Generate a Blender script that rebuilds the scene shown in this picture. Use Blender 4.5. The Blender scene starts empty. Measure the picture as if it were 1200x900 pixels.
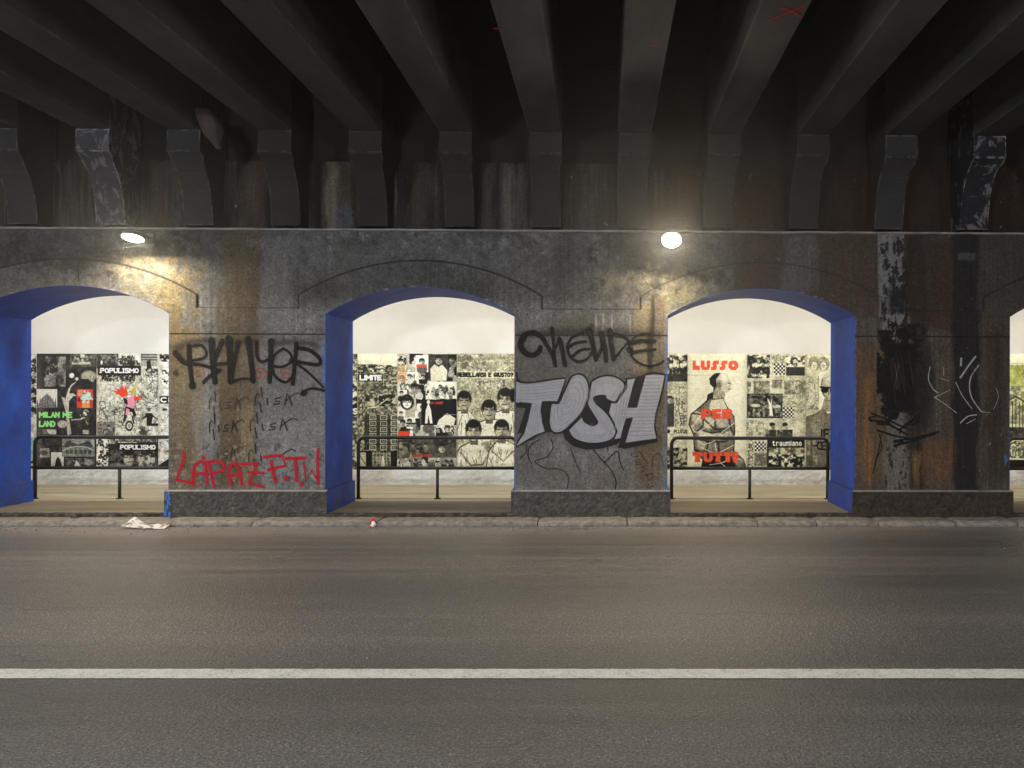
import bpy, bmesh, math, random
import numpy as np
from mathutils import Vector, Matrix, noise as mnoise

D = bpy.data
SC = bpy.context.scene
COL = SC.collection
random.seed(7)

# ------------------------------------------------------------------ camera
F = 902.0                 # focal length in photograph pixels (1200 wide)
CX, CY = 722.8, 455.0     # principal point
EYE = Vector((0.0, 0.0, 1.6))
YAW, ROLL = math.radians(-0.94), math.radians(0.15)
ROT = Matrix.Rotation(YAW, 3, 'Z') @ Matrix.Rotation(math.radians(90), 3, 'X') @ Matrix.Rotation(ROLL, 3, 'Z')
cam_data = D.cameras.new('camera')
cam_data.sensor_width = 36.0
cam_data.lens = F / 1200 * 36.0
cam_data.shift_x = (600 - CX) / 1200
cam_data.shift_y = (CY - 450) / 1200
cam_data.clip_start = 0.05
cam_data.clip_end = 500
cam = D.objects.new('camera', cam_data)
COL.objects.link(cam)
cam.matrix_world = Matrix.Translation(EYE) @ ROT.to_4x4()
SC.camera = cam

# ------------------------------------------------------------------ world and sun (dusk)
world = D.worlds.new('World')
SC.world = world
world.use_nodes = True
wn = world.node_tree.nodes
wl = world.node_tree.links
bg = wn['Background']
sky = wn.new('ShaderNodeTexSky')
sky.sky_type = 'NISHITA'
sky.sun_disc = False
SUN_EL, SUN_ROT = math.radians(14), math.radians(-100)
sky.sun_elevation = SUN_EL
sky.sun_rotation = SUN_ROT
wl.new(sky.outputs[0], bg.inputs[0])
bg.inputs[1].default_value = 0.15
sun = D.lights.new('sun', 'SUN')
sun.energy = 1.0
sun.angle = math.radians(12)
sun.color = (1.0, 0.93, 0.85)
sun_o = D.objects.new('sun', sun)
COL.objects.link(sun_o)
_sd = Vector((math.sin(SUN_ROT) * math.cos(SUN_EL), math.cos(SUN_ROT) * math.cos(SUN_EL), math.sin(SUN_EL)))
sun_o.rotation_euler = _sd.to_track_quat('Z', 'Y').to_euler()
sun_o.location = _sd * 60

SC.view_settings.view_transform = 'Standard'
SC.view_settings.look = 'None'
SC.view_settings.exposure = 0.0
SC.view_settings.gamma = 1.0
SC.view_settings.use_curve_mapping = False
SC.render.engine = 'CYCLES'
SC.cycles.use_denoising = True
SC.cycles.max_bounces = 6
SC.cycles.diffuse_bounces = 4
SC.cycles.volume_bounces = 0
SC.cycles.transparent_max_bounces = 40
SC.cycles.sample_clamp_indirect = 6.0

# lamp powers, in one place
P_WALL_LAMP = 105.0
P_OPP_LAMP = 375.0
P_TUBE = 24.0

# ------------------------------------------------------------------ pixel -> place
def ray(px, py):
    return (ROT @ Vector(((px - CX) / F, -(py - CY) / F, -1.0)))

def W(px, py, y=9.2):
    d = ray(px, py)
    t = y / d.y
    return EYE + d * t

def G(px, py, z=0.0):
    d = ray(px, py)
    t = (z - EYE.z) / d.z
    return EYE + d * t

# the place's main measures
YF = 9.2            # front of the arcade wall
YB = 10.19          # its back
YM = 11.97          # the poster wall
ZK = 0.065          # kerb top
ZP = 0.105          # pavement top
ZJ = 2.232          # joint at the pier heads
ZT = 3.475          # top of the arcade wall
ZS = 4.54           # girder soffits
XL, XR = -15.0, 22.0
SPX = 98.04

def U_of(X):
    return 708 + SPX * X

def V_of(Z):
    return 455 - SPX * (Z - 1.6)

def CW(px, py):                      # photo pixel -> wall canvas unit
    p = W(px, py)
    return U_of(p.x), V_of(p.z)

piers_px = [(198, 381), (603, 782), (1002, 1183)]
PIERS = [(W(a, 480).x, W(b, 480).x) for a, b in piers_px]
x0r = W(36, 480, YB).x
PITCH = 4.09
PIERS = [(x0r - 1.85 - PITCH, x0r - PITCH), (x0r - 1.85, x0r)] + PIERS
PIERS += [(PIERS[-1][0] + PITCH * k, PIERS[-1][1] + PITCH * k) for k in (1, 2, 3)]
OPEN = [(PIERS[i][1], PIERS[i + 1][0]) for i in range(len(PIERS) - 1)]
Z_SPRING = 2.475
Z_CROWN = 2.80
Z_STEP = 2.545       # lower edge of the recessed fields
Z_EX0 = 2.70         # where the extrados line starts
Z_EX1 = 3.115        # its crown
EX_W = 0.32          # extrados overhang beyond the jamb

# ------------------------------------------------------------------ object helpers
def mk(name, verts, faces, mat=None, parent=None, uvs=None, smooth=False, attr=None):
    me = D.meshes.new(name)
    me.from_pydata([tuple(v) for v in verts], [], faces)
    if uvs is not None:
        ul = me.uv_layers.new(name='UVMap')
        buf = np.zeros((len(me.loops), 2), np.float32)
        li = np.zeros(len(me.loops), np.int32)
        me.loops.foreach_get('vertex_index', li)
        buf[:] = np.asarray(uvs, np.float32)[li]
        ul.data.foreach_set('uv', buf.ravel())
    if mat:
        me.materials.append(mat)
    if smooth:
        me.polygons.foreach_set('use_smooth', [True] * len(me.polygons))
    me.update()
    o = D.objects.new(name, me)
    COL.objects.link(o)
    if parent:
        o.parent = parent
    return o

def empty(name, loc=(0, 0, 0)):
    o = D.objects.new(name, None)
    o.location = loc
    o.empty_display_size = 0.2
    COL.objects.link(o)
    return o

def tag(o, label=None, cat=None, group=None, kind=None):
    if label: o['label'] = label
    if cat: o['category'] = cat
    if group: o['group'] = group
    if kind: o['kind'] = kind
    return o

class MB:
    def __init__(s):
        s.v, s.f = [], []
    def add(s, vs, fs):
        n = len(s.v)
        s.v += [tuple(v) for v in vs]
        s.f += [tuple(i + n for i in f) for f in fs]
    def quad(s, a, b, c, d):
        s.add([a, b, c, d], [(0, 1, 2, 3)])
    def box(s, x0, x1, y0, y1, z0, z1):
        vs = [(x, y, z) for x in (x0, x1) for y in (y0, y1) for z in (z0, z1)]
        s.add(vs, [(0, 1, 3, 2), (4, 6, 7, 5), (0, 4, 5, 1), (2, 3, 7, 6), (0, 2, 6, 4), (1, 5, 7, 3)])
    def grid(s, P, nu, nv):
        vs = [P(i / nu, j / nv) for j in range(nv + 1) for i in range(nu + 1)]
        fs = [(j * (nu + 1) + i, j * (nu + 1) + i + 1, (j + 1) * (nu + 1) + i + 1, (j + 1) * (nu + 1) + i)
              for j in range(nv) for i in range(nu)]
        s.add(vs, fs)
    def tube(s, pts, r, n=10, caps=True):
        pts = [Vector(p) for p in pts]
        rings = []
        up = None
        for i, p in enumerate(pts):
            t = (pts[min(i + 1, len(pts) - 1)] - pts[max(i - 1, 0)]).normalized()
            if up is None:
                up = Vector((0, 1, 0)) if abs(t.y) < .9 else Vector((1, 0, 0))
            a = t.cross(up).normalized()
            b = a.cross(t).normalized()
            up = b
            rr = r[i] if isinstance(r, (list, tuple)) else r
            rings.append([p + (a * math.cos(2 * math.pi * k / n) + b * math.sin(2 * math.pi * k / n)) * rr for k in range(n)])
        vs = [q for R in rings for q in R]
        fs = []
        for i in range(len(rings) - 1):
            for k in range(n):
                fs.append((i * n + k, i * n + (k + 1) % n, (i + 1) * n + (k + 1) % n, (i + 1) * n + k))
        if caps:
            fs.append(tuple(range(n))[::-1])
            fs.append(tuple((len(rings) - 1) * n + k for k in range(n)))
        s.add(vs, fs)
    def build(s, name, mat=None, parent=None, smooth=False, uv=None, bevel=0):
        uvs = [uv(v) for v in s.v] if uv else None
        o = mk(name, s.v, s.f, mat, parent, uvs, smooth)
        bm = bmesh.new()
        bm.from_mesh(o.data)
        if not uv:
            bmesh.ops.remove_doubles(bm, verts=bm.verts, dist=1e-5)
        bmesh.ops.recalc_face_normals(bm, faces=bm.faces)
        if bevel:
            bmesh.ops.bevel(bm, geom=[e for e in bm.edges], offset=bevel, segments=1, affect='EDGES')
        bm.to_mesh(o.data)
        bm.free()
        return o

# ------------------------------------------------------------------ materials
class M:
    """small wrapper round a node material"""
    def __init__(s, name):
        s.m = D.materials.new(name)
        s.m.use_nodes = True
        s.t = s.m.node_tree
        s.n = s.t.nodes
        s.b = s.n['Principled BSDF']
        s.out = s.n['Material Output']
        s.b.inputs['Specular IOR Level'].default_value = 0.3
    def L(s, a, b):
        s.t.links.new(a, b)
    def node(s, kind, **kw):
        x = s.n.new(kind)
        for k, v in kw.items():
            setattr(x, k, v)
        return x
    def coord(s, scale=(1, 1, 1), kind='Object'):
        tc = s.node('ShaderNodeTexCoord')
        mp = s.node('ShaderNodeMapping')
        mp.inputs['Scale'].default_value = scale
        s.L(tc.outputs[kind], mp.inputs[0])
        return mp.outputs[0]
    def geo(s, scale=(1, 1, 1)):
        g = s.node('ShaderNodeNewGeometry')
        mp = s.node('ShaderNodeMapping')
        mp.inputs['Scale'].default_value = scale
        s.L(g.outputs['Position'], mp.inputs[0])
        return mp.outputs[0]
    def noise(s, co, scale, detail=6, rough=0.6, dist=0):
        x = s.node('ShaderNodeTexNoise')
        x.inputs['Scale'].default_value = scale
        x.inputs['Detail'].default_value = detail
        x.inputs['Roughness'].default_value = rough
        x.inputs['Distortion'].default_value = dist
        s.L(co, x.inputs['Vector'])
        return x.outputs['Fac']
    def ramp(s, fac, stops):
        r = s.node('ShaderNodeValToRGB')
        e = r.color_ramp.elements
        while len(e) < len(stops):
            e.new(0.5)
        for el, (p, c) in zip(e, stops):
            el.position = p
            el.color = (c[0], c[1], c[2], 1) if isinstance(c, (tuple, list)) else (c, c, c, 1)
        s.L(fac, r.inputs[0])
        return r.outputs[0]
    def mix(s, fac, a, b, mode='MIX'):
        x = s.node('ShaderNodeMix', data_type='RGBA', blend_type=mode)
        for sock, v in ((x.inputs['Factor'], fac), (x.inputs[6], a), (x.inputs[7], b)):
            if hasattr(v, 'is_linked') or hasattr(v, 'links'):
                s.L(v, sock)
            elif isinstance(v, (int, float)):
                sock.default_value = v if sock.type == 'VALUE' else (v, v, v, 1)
            else:
                sock.default_value = (v[0], v[1], v[2], 1)
        return x.outputs[2]
    def math(s, op, a, b=0.0, c=0.0):
        x = s.node('ShaderNodeMath', operation=op)
        for sock, v in zip(x.inputs, (a, b, c)):
            if hasattr(v, 'links'):
                s.L(v, sock)
            else:
                sock.default_value = v
        return x.outputs[0]
    def color(s, c):
        if hasattr(c, 'links'):
            s.L(c, s.b.inputs['Base Color'])
        else:
            s.b.inputs['Base Color'].default_value = (c[0], c[1], c[2], 1)
    def rough(s, v):
        if hasattr(v, 'links'):
            s.L(v, s.b.inputs['Roughness'])
        else:
            s.b.inputs['Roughness'].default_value = v
    def bump(s, h, strength=0.5, dist=0.01):
        x = s.node('ShaderNodeBump')
        x.inputs['Strength'].default_value = strength
        x.inputs['Distance'].default_value = dist
        s.L(h, x.inputs['Height'])
        s.L(x.outputs[0], s.b.inputs['Normal'])
        return x

def lin(r, g, b):
    f = lambda c: ((c / 255 + .055) / 1.055) ** 2.4 if c / 255 > .04045 else c / 255 / 12.92
    return (f(r), f(g), f(b))

# ------------------------------------------------------------------ a small painter for surface dirt and printed sheets
def vnoise(h, w, cy, cx, rs):
    gh, gw = int(h / cy) + 3, int(w / cx) + 3
    g = rs.rand(gh, gw).astype(np.float32)
    yy = np.arange(h) / cy
    xx = np.arange(w) / cx
    yi, xi = yy.astype(int), xx.astype(int)
    fy, fx = yy - yi, xx - xi
    fy = (fy * fy * (3 - 2 * fy))[:, None]
    fx = (fx * fx * (3 - 2 * fx))[None, :]
    a = g[yi][:, xi]; b = g[yi][:, xi + 1]; c = g[yi + 1][:, xi]; d = g[yi + 1][:, xi + 1]
    return (a * (1 - fx) + b * fx) * (1 - fy) + (c * (1 - fx) + d * fx) * fy

def fbm(h, w, cy, cx, oct=4, seed=0, gain=0.55):
    rs = np.random.RandomState(seed)
    s = np.zeros((h, w), np.float32)
    a, t = 1.0, 0.0
    for _ in range(oct):
        s += a * vnoise(h, w, max(cy, 1), max(cx, 1), rs)
        t += a
        a *= gain
        cy /= 2; cx /= 2
        if cy < 1 and cx < 1:
            break
    s /= t
    return np.clip((s - 0.5) * 1.6 + 0.5, 0, 1)

def sstep(a, b, x):
    t = np.clip((x - a) / (b - a + 1e-9), 0, 1)
    return t * t * (3 - 2 * t)

class Canvas:
    def __init__(s, x0, y0, x1, y1, scale, base):
        s.x0, s.y0, s.s = x0, y0, scale
        s.w, s.h = int(round((x1 - x0) * scale)), int(round((y1 - y0) * scale))
        s.a = np.zeros((s.h, s.w, 3), np.float32)
        s.a[:] = np.array(base, np.float32) / 255
        s.X = (np.arange(s.w, dtype=np.float32) + .5) / scale + x0
        s.Y = (np.arange(s.h, dtype=np.float32) + .5) / scale + y0
        s.seed = 1
    def sub(s, x0, y0, x1, y1):
        i0 = max(0, int((x0 - s.x0) * s.s)); i1 = min(s.w, int(math.ceil((x1 - s.x0) * s.s)))
        j0 = max(0, int((y0 - s.y0) * s.s)); j1 = min(s.h, int(math.ceil((y1 - s.y0) * s.s)))
        if i1 <= i0 or j1 <= j0:
            return None
        return slice(j0, j1), slice(i0, i1), s.X[None, i0:i1], s.Y[j0:j1, None]
    def put(s, sl, mask, col):
        if sl is None: return
        col = np.array(col, np.float32) / 255
        r = s.a[sl[0], sl[1]]
        m = np.broadcast_to(mask, r.shape[:2])[..., None]
        s.a[sl[0], sl[1]] = r * (1 - m) + col * m
    def ns(s, sl, cy, cx, oct=3):
        s.seed += 1
        h = sl[0].stop - sl[0].start; w = sl[1].stop - sl[1].start
        return fbm(h, w, cy * s.s, cx * s.s, oct, s.seed)
    def rect(s, x0, y0, x1, y1, col, al=1.0):
        sl = s.sub(x0, y0, x1, y1)
        if sl: s.put(sl, np.full((1, 1), al, np.float32), col)
    def ell(s, cx, cy, rx, ry, col, al=1.0, soft=0.12, rot=0):
        m = max(rx, ry) * 1.2
        sl = s.sub(cx - m, cy - m, cx + m, cy + m)
        if not sl: return
        dx, dy = sl[2] - cx, sl[3] - cy
        c, t = math.cos(rot), math.sin(rot)
        d = np.sqrt(((dx * c + dy * t) / rx) ** 2 + ((-dx * t + dy * c) / ry) ** 2)
        s.put(sl, (1 - sstep(1 - soft, 1 + soft, d)) * al, col)
    def poly(s, pts, col, al=1.0):
        xs = [p[0] for p in pts]; ys = [p[1] for p in pts]
        sl = s.sub(min(xs), min(ys), max(xs), max(ys))
        if not sl: return
        ins = np.zeros((sl[0].stop - sl[0].start, sl[1].stop - sl[1].start), bool)
        n = len(pts)
        for i in range(n):
            (xa, ya), (xb, yb) = pts[i], pts[(i + 1) % n]
            if ya == yb: continue
            c = ((sl[3] >= ya) != (sl[3] >= yb)) & (sl[2] < (xb - xa) * (sl[3] - ya) / (yb - ya) + xa)
            ins ^= c
        s.put(sl, ins.astype(np.float32) * al, col)
    def stroke(s, pts, w, col, al=1.0, soft=0.4):
        xs = [p[0] for p in pts]; ys = [p[1] for p in pts]
        sl = s.sub(min(xs) - w, min(ys) - w, max(xs) + w, max(ys) + w)
        if not sl: return
        best = None
        P = pts if len(pts) > 1 else pts * 2
        for (xa, ya), (xb, yb) in zip(P[:-1], P[1:]):
            dx, dy = xb - xa, yb - ya
            L2 = dx * dx + dy * dy + 1e-9
            t = np.clip(((sl[2] - xa) * dx + (sl[3] - ya) * dy) / L2, 0, 1)
            d = (sl[2] - xa - t * dx) ** 2 + (sl[3] - ya - t * dy) ** 2
            best = d if best is None else np.minimum(best, d)
        d = np.sqrt(best)
        s.put(sl, (1 - sstep(w / 2 - soft, w / 2 + soft, d)) * al, col)
    # noisy fillings -------------------------------------------------
    def photo(s, x0, y0, x1, y1, dark, light, cell=3, contrast=2.2, bias=0.0, cy=None):
        sl = s.sub(x0, y0, x1, y1)
        if not sl: return
        n = s.ns(sl, cy or cell, cell, 5)
        t = np.clip((n - 0.5 + bias) * contrast + 0.5, 0, 1)[..., None]
        s.a[sl[0], sl[1]] = (np.array(dark, np.float32) * (1 - t) + np.array(light, np.float32) * t) / 255
    def sketch(s, x0, y0, x1, y1, ink, cell=6, w=0.012, al=0.7, levels=3):
        sl = s.sub(x0, y0, x1, y1)
        if not sl: return
        for k in range(levels):
            n = s.ns(sl, cell, cell, 2)
            m = 1 - sstep(w, w * 2.2, np.abs(n - 0.5))
            s.put(sl, m * al, ink)
    def checker(s, x0, y0, x1, y1, c, a=(18, 18, 16), b=(225, 222, 205)):
        s.rect(x0, y0, x1, y1, b)
        j = 0
        y = y0
        while y < y1 - .1:
            x = x0 + (c if j % 2 else 0)
            while x < x1 - .1:
                s.rect(x, y, min(x + c, x1), min(y + c, y1), a)
                x += 2 * c
            y += c; j += 1
    def band(s, x0, x1, y0, y1, col, al=0.8, soft=4, wob=5, streak=0.5, fade=10):
        """a run of dirt or rust down a wall, with ragged edges"""
        sl = s.sub(x0 - soft * 2 - wob, y0, x1 + soft * 2 + wob, y1)
        if not sl: return
        wv = (s.ns(sl, 30, 8, 3) - .5) * 2 * wob
        x = sl[2] + wv
        m = sstep(x0 - soft, x0 + soft, x) * (1 - sstep(x1 - soft, x1 + soft, x))
        st = s.ns(sl, 60, 2.0, 3)
        m = m * (1 - streak + streak * sstep(.25, .75, st))
        m = m * sstep(y0, y0 + fade, sl[3]) * (1 - sstep(y1 - fade, y1 + .01, sl[3]))
        s.put(sl, np.clip(m * al, 0, 1), col)
    def patch(s, cx, cy, rx, ry, col, al=0.7, cell=6, thr=0.5, edge=0.12, asp=1.0):
        sl = s.sub(cx - rx * 1.3, cy - ry * 1.3, cx + rx * 1.3, cy + ry * 1.3)
        if not sl: return
        n = s.ns(sl, cell * asp, cell, 4)
        d = np.sqrt(((sl[2] - cx) / rx) ** 2 + ((sl[3] - cy) / ry) ** 2)
        f = n + (0.55 - d * 0.55)
        s.put(sl, sstep(thr, thr + edge * 2, f) * al, col)
    def image(s, name):
        im = D.images.new(name, s.w, s.h, alpha=False)
        buf = np.ones((s.h, s.w, 4), np.float32)
        buf[..., :3] = np.clip(s.a[::-1], 0, 1)
        im.pixels.foreach_set(buf.ravel())
        im.update()
        im.pack()
        return im
    def uv(s, X, Y):
        return ((X - s.x0) * s.s / s.w, 1 - (Y - s.y0) * s.s / s.h)

# ------------------------------------------------------------------ painted dirt and head shade of the arcade wall (photo-pixel units on the wall plane)
def paint_wall():
    c = Canvas(-120, 262, 1420, 614, 2.0, (108, 108, 109))
    # overall mottling
    sl = c.sub(-120, 262, 1420, 614)
    n = c.ns(sl, 40, 60, 5)[..., None]
    c.a *= 0.74 + 0.42 * n
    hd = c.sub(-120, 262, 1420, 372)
    c.a[hd[0], hd[1]] *= (0.74 + .26 * sstep(340, 372, hd[3]))[..., None]  # dimmer light on the wall's head painted in as a darker tone
    n = c.ns(sl, 5, 5, 4)[..., None]
    c.a *= 0.86 + 0.28 * n
    n = c.ns(sl, 90, 2.2, 4)[..., None]
    c.a *= 0.90 + 0.20 * n
    # left head of the wall: bluish dark patches
    c.patch(60, 292, 170, 34, (60, 60, 66), .6, 14, .44, .3)
    c.patch(130, 300, 110, 30, (48, 46, 45), .6, 8, .45, .3)
    for k in range(26):
        c.patch(random.uniform(0, 220), random.uniform(276, 325), random.uniform(5, 16), random.uniform(4, 12), (46, 44, 44), .6, 5, .55)
    c.patch(30, 350, 90, 26, (96, 92, 82), .5, 10, .45)
    # yellow green patches below the left lamp
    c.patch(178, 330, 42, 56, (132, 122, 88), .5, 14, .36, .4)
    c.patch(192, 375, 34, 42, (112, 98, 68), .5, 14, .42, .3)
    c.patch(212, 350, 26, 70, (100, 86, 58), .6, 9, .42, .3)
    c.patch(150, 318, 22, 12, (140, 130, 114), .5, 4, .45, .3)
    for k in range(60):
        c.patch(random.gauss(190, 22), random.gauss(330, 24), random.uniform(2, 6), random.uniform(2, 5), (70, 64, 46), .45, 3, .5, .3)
    # pier 1
    c.band(197, 240, 380, 578, (112, 96, 66), .75, 5, 6, .35)
    c.band(262, 303, 268, 420, (78, 66, 50), .85, 6, 7, .35)
    c.band(258, 306, 400, 576, (94, 80, 60), .8, 6, 6, .5)
    c.band(262, 284, 400, 576, (76, 60, 34), .5, 3, 4, .6)
    c.band(284, 300, 470, 576, (140, 122, 92), .5, 3, 4, .5)
    c.band(232, 262, 440, 576, (146, 140, 142), .5, 5, 6, .5, 40)
    c.band(306, 382, 396, 576, (122, 121, 121), .55, 6, 5, .3, 30)
    c.band(306, 345, 275, 396, (108, 106, 106), .6, 5, 5, .3)
    c.band(207, 228, 402, 430, (58, 44, 36), .5, 6, 6, .2)
    c.patch(335, 550, 60, 30, (146, 144, 142), .35, 8, .5)
    for k in range(90):
        c.patch(random.uniform(200, 380), random.uniform(520, 574), random.uniform(1.5, 4), random.uniform(1.5, 3.5), random.choice([(70, 64, 58), (160, 156, 150)]), .5, 2, .5)
    # the middle head of the wall
    c.patch(480, 290, 150, 22, (100, 100, 102), .5, 12, .45)
    for k in range(70):
        c.patch(random.uniform(380, 700), random.uniform(274, 300), random.uniform(3, 9), random.uniform(2, 6), random.choice([(70, 68, 66), (128, 126, 124)]), .45, 3, .52)
    c.band(396, 420, 275, 345, (84, 84, 78), .4, 5, 6, .3)
    c.band(596, 612, 275, 380, (74, 70, 66), .35, 4, 4, .3)
    # round the right lamp
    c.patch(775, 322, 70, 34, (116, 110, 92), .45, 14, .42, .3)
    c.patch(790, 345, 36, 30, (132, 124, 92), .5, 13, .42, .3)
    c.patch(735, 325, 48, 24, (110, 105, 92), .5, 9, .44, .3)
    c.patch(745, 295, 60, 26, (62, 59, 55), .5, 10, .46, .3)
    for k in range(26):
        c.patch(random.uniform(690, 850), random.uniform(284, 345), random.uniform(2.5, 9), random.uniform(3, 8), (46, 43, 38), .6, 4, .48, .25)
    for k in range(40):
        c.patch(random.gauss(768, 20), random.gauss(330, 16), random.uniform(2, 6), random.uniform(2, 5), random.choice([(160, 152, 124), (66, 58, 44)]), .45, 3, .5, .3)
    # pier 2
    c.band(603, 783, 366, 576, (100, 97, 93), .5, 4, 3, .2, 14)
    c.band(640, 700, 366, 400, (78, 72, 64), .5, 10, 6, .3)
    for x in (697, 706, 716, 737):
        c.band(x, x + 2, 366, random.uniform(384, 402), (168, 160, 148), .6, 1, 1, .2, 4)
    c.band(742, 762, 352, 440, (136, 118, 82), .6, 4, 5, .5, 8)
    c.band(764, 780, 346, 470, (104, 82, 54), .7, 4, 5, .5, 8)
    c.band(760, 766, 340, 445, (40, 34, 28), .85, 2, 3, .2, 8)
    c.band(748, 778, 430, 574, (96, 74, 48), .7, 5, 6, .4, 8)
    c.band(606, 640, 400, 576, (84, 80, 76), .4, 6, 5, .3)
    c.patch(700, 560, 90, 22, (98, 88, 82), .4, 10, .5)
    c.band(778, 783, 366, 520, (116, 114, 120), .6, 2, 1, .3)
    # right side: everything brown with wet iron
    c.band(858, 1440, 262, 372, (64, 55, 47), .88, 20, 10, .25, 3)
    c.band(1002, 1190, 366, 578, (70, 59, 50), .88, 3, 2, .3, 3)
    c.band(880, 918, 276, 372, (74, 63, 54), .6, 9, 8, .4)
    c.band(918, 958, 268, 346, (98, 96, 96), .7, 5, 5, .3, 10)
    c.band(928, 950, 300, 345, (84, 84, 88), .5, 4, 3, .3, 4)
    c.band(960, 1030, 268, 372, (76, 60, 46), .5, 9, 8, .5)
    # pale lime run with black blisters
    c.band(1031, 1062, 268, 372, (122, 122, 128), .92, 1.5, 2, .12, 3)
    c.band(1040, 1066, 330, 372, (40, 42, 46), .8, 3, 5, .2, 10)
    c.band(1036, 1070, 366, 404, (124, 122, 120), .85, 2, 3, .15, 3)
    c.band(1038, 1068, 480, 578, (116, 110, 102), .8, 3, 4, .25, 3)
    for k in range(100):
        y = random.uniform(276, 404)
        x = random.uniform(1034, 1066) + (6 if y < 330 and random.random() < .6 else 0)
        c.patch(x, y, random.uniform(1, 3.2), random.uniform(2.5, 8), (34, 33, 34), .9, 3, .45)
    for k in range(34):
        c.patch(random.uniform(1040, 1068), random.uniform(520, 574), random.uniform(.8, 2), random.uniform(1, 4), (40, 36, 34), .8, 2, .45)
    c.band(1066, 1088, 268, 578, (40, 32, 26), .8, 5, 5, .3)
    c.band(1076, 1124, 276, 390, (56, 42, 36), .7, 6, 5, .3)
    c.band(1120, 1150, 262, 604, (30, 29, 33), .93, 3.5, 3.5, .15, 2)
    c.band(1126, 1146, 292, 304, (100, 100, 104), .6, 2, 2, .3, 3)
    c.band(1086, 1120, 500, 578, (124, 80, 44), .5, 5, 6, .6, 30)
    c.band(1003, 1036, 390, 578, (112, 78, 44), .55, 3, 4, .6, 30)
    c.band(1016, 1022, 430, 578, (170, 110, 54), .5, 2, 3, .5, 20)
    c.band(1072, 1082, 520, 578, (170, 128, 70), .5, 2, 3, .5, 20)
    c.band(1160, 1183, 366, 578, (46, 36, 28), .6, 6, 4, .4, 30)
    c.patch(1058, 438, 22, 46, (20, 20, 21), 1.0, 10, .22)
    c.rect(1042, 404, 1072, 480, (20, 20, 21), .85)
    c.band(1040, 1074, 400, 484, (18, 18, 19), .95, 2, 3, .1, 3)
    c.ell(1086, 452, 12, 50, (38, 36, 36), .8, .35)
    for k in range(10):
        x = random.uniform(1044, 1068)
        c.stroke([(x, random.uniform(404, 430)), (x + random.uniform(-6, 8), random.uniform(440, 478))], .8, (92, 92, 92), .5)
    # dirt lines: along the field edges, the joint, the top edge
    def edge_line(pts, w=1.6, al=.75, col=(30, 28, 26)):
        c.stroke(pts, w, col, al, .7)
    for (a, b) in OPEN:
        ca = (a + b) / 2
        ex = [(U_of(x), V_of(z)) for x, z in extrados_pts(a, b)]
        edge_line(ex, 1.5 if ca > -2 else 2.0, .8 if ca < 0 else .55)
    for (a, b) in PIERS:
        edge_line([(U_of(a + EX_W), V_of(Z_STEP)), (U_of(b - EX_W), V_of(Z_STEP))], 1.2, .6)
        edge_line([(U_of(a), V_of(ZJ)), (U_of(b), V_of(ZJ))], 1.3, .85)
    c.stroke([(99, 306), (98, 318), (99, 332)], 1.6, (30, 28, 28), .8)
    c.stroke([(412, 270), (408, 292)], .9, (50, 48, 46), .6)
    c.stroke([(1003, 481), (1180, 482)], .8, (60, 48, 36), .6)
    # blue over-paint on the corners of the jambs
    for (x, y0, y1, w) in ((198.5, 515, 576, 4.0), (197.5, 545, 580, 5), (782, 400, 450, 1.6), (782, 560, 580, 4), (602.5, 545, 578, 3), (381, 405, 450, 2.0), (1183, 528, 545, 3), (1003, 370, 560, 1.4)):
        for k in range(int((y1 - y0) / 2)):
            yy = random.uniform(y0, y1)
            c.ell(x + random.gauss(0, w * .35), yy, random.uniform(.5, 1.8), random.uniform(1, 4), (74, 112, 178), .75, .5)
    for (a, b) in OPEN:      # chipped pale rim round the arch
        for x, z in arch_pts(a, b):
            if random.random() < .22:
                c.ell(U_of(x), V_of(z + .008), random.uniform(1, 4), .9, (176, 174, 172), .5, .5)
    # fine grit over the whole wall
    sl = c.sub(-120, 262, 1420, 614)
    n = c.ns(sl, 1.2, 1.2, 2)[..., None]
    c.a *= 0.88 + 0.24 * n
    return c

def arch_pts(a, b, n=28, z0=None, z1=None, grow=0.0):
    z0 = Z_SPRING if z0 is None else z0
    z1 = Z_CROWN if z1 is None else z1
    h = (b - a) / 2 + grow
    m = (a + b) / 2
    r = (h * h + (z1 - z0) ** 2) / (2 * (z1 - z0))
    zc = z1 - r
    return [(m - h + 2 * h * i / n, zc + math.sqrt(max(0, r * r - (-h + 2 * h * i / n) ** 2))) for i in range(n + 1)]

def extrados_pts(a, b):
    p = arch_pts(a, b, 36, Z_EX0, Z_EX1, EX_W)
    return [(p[0][0], Z_STEP)] + p + [(p[-1][0], Z_STEP)]

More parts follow.
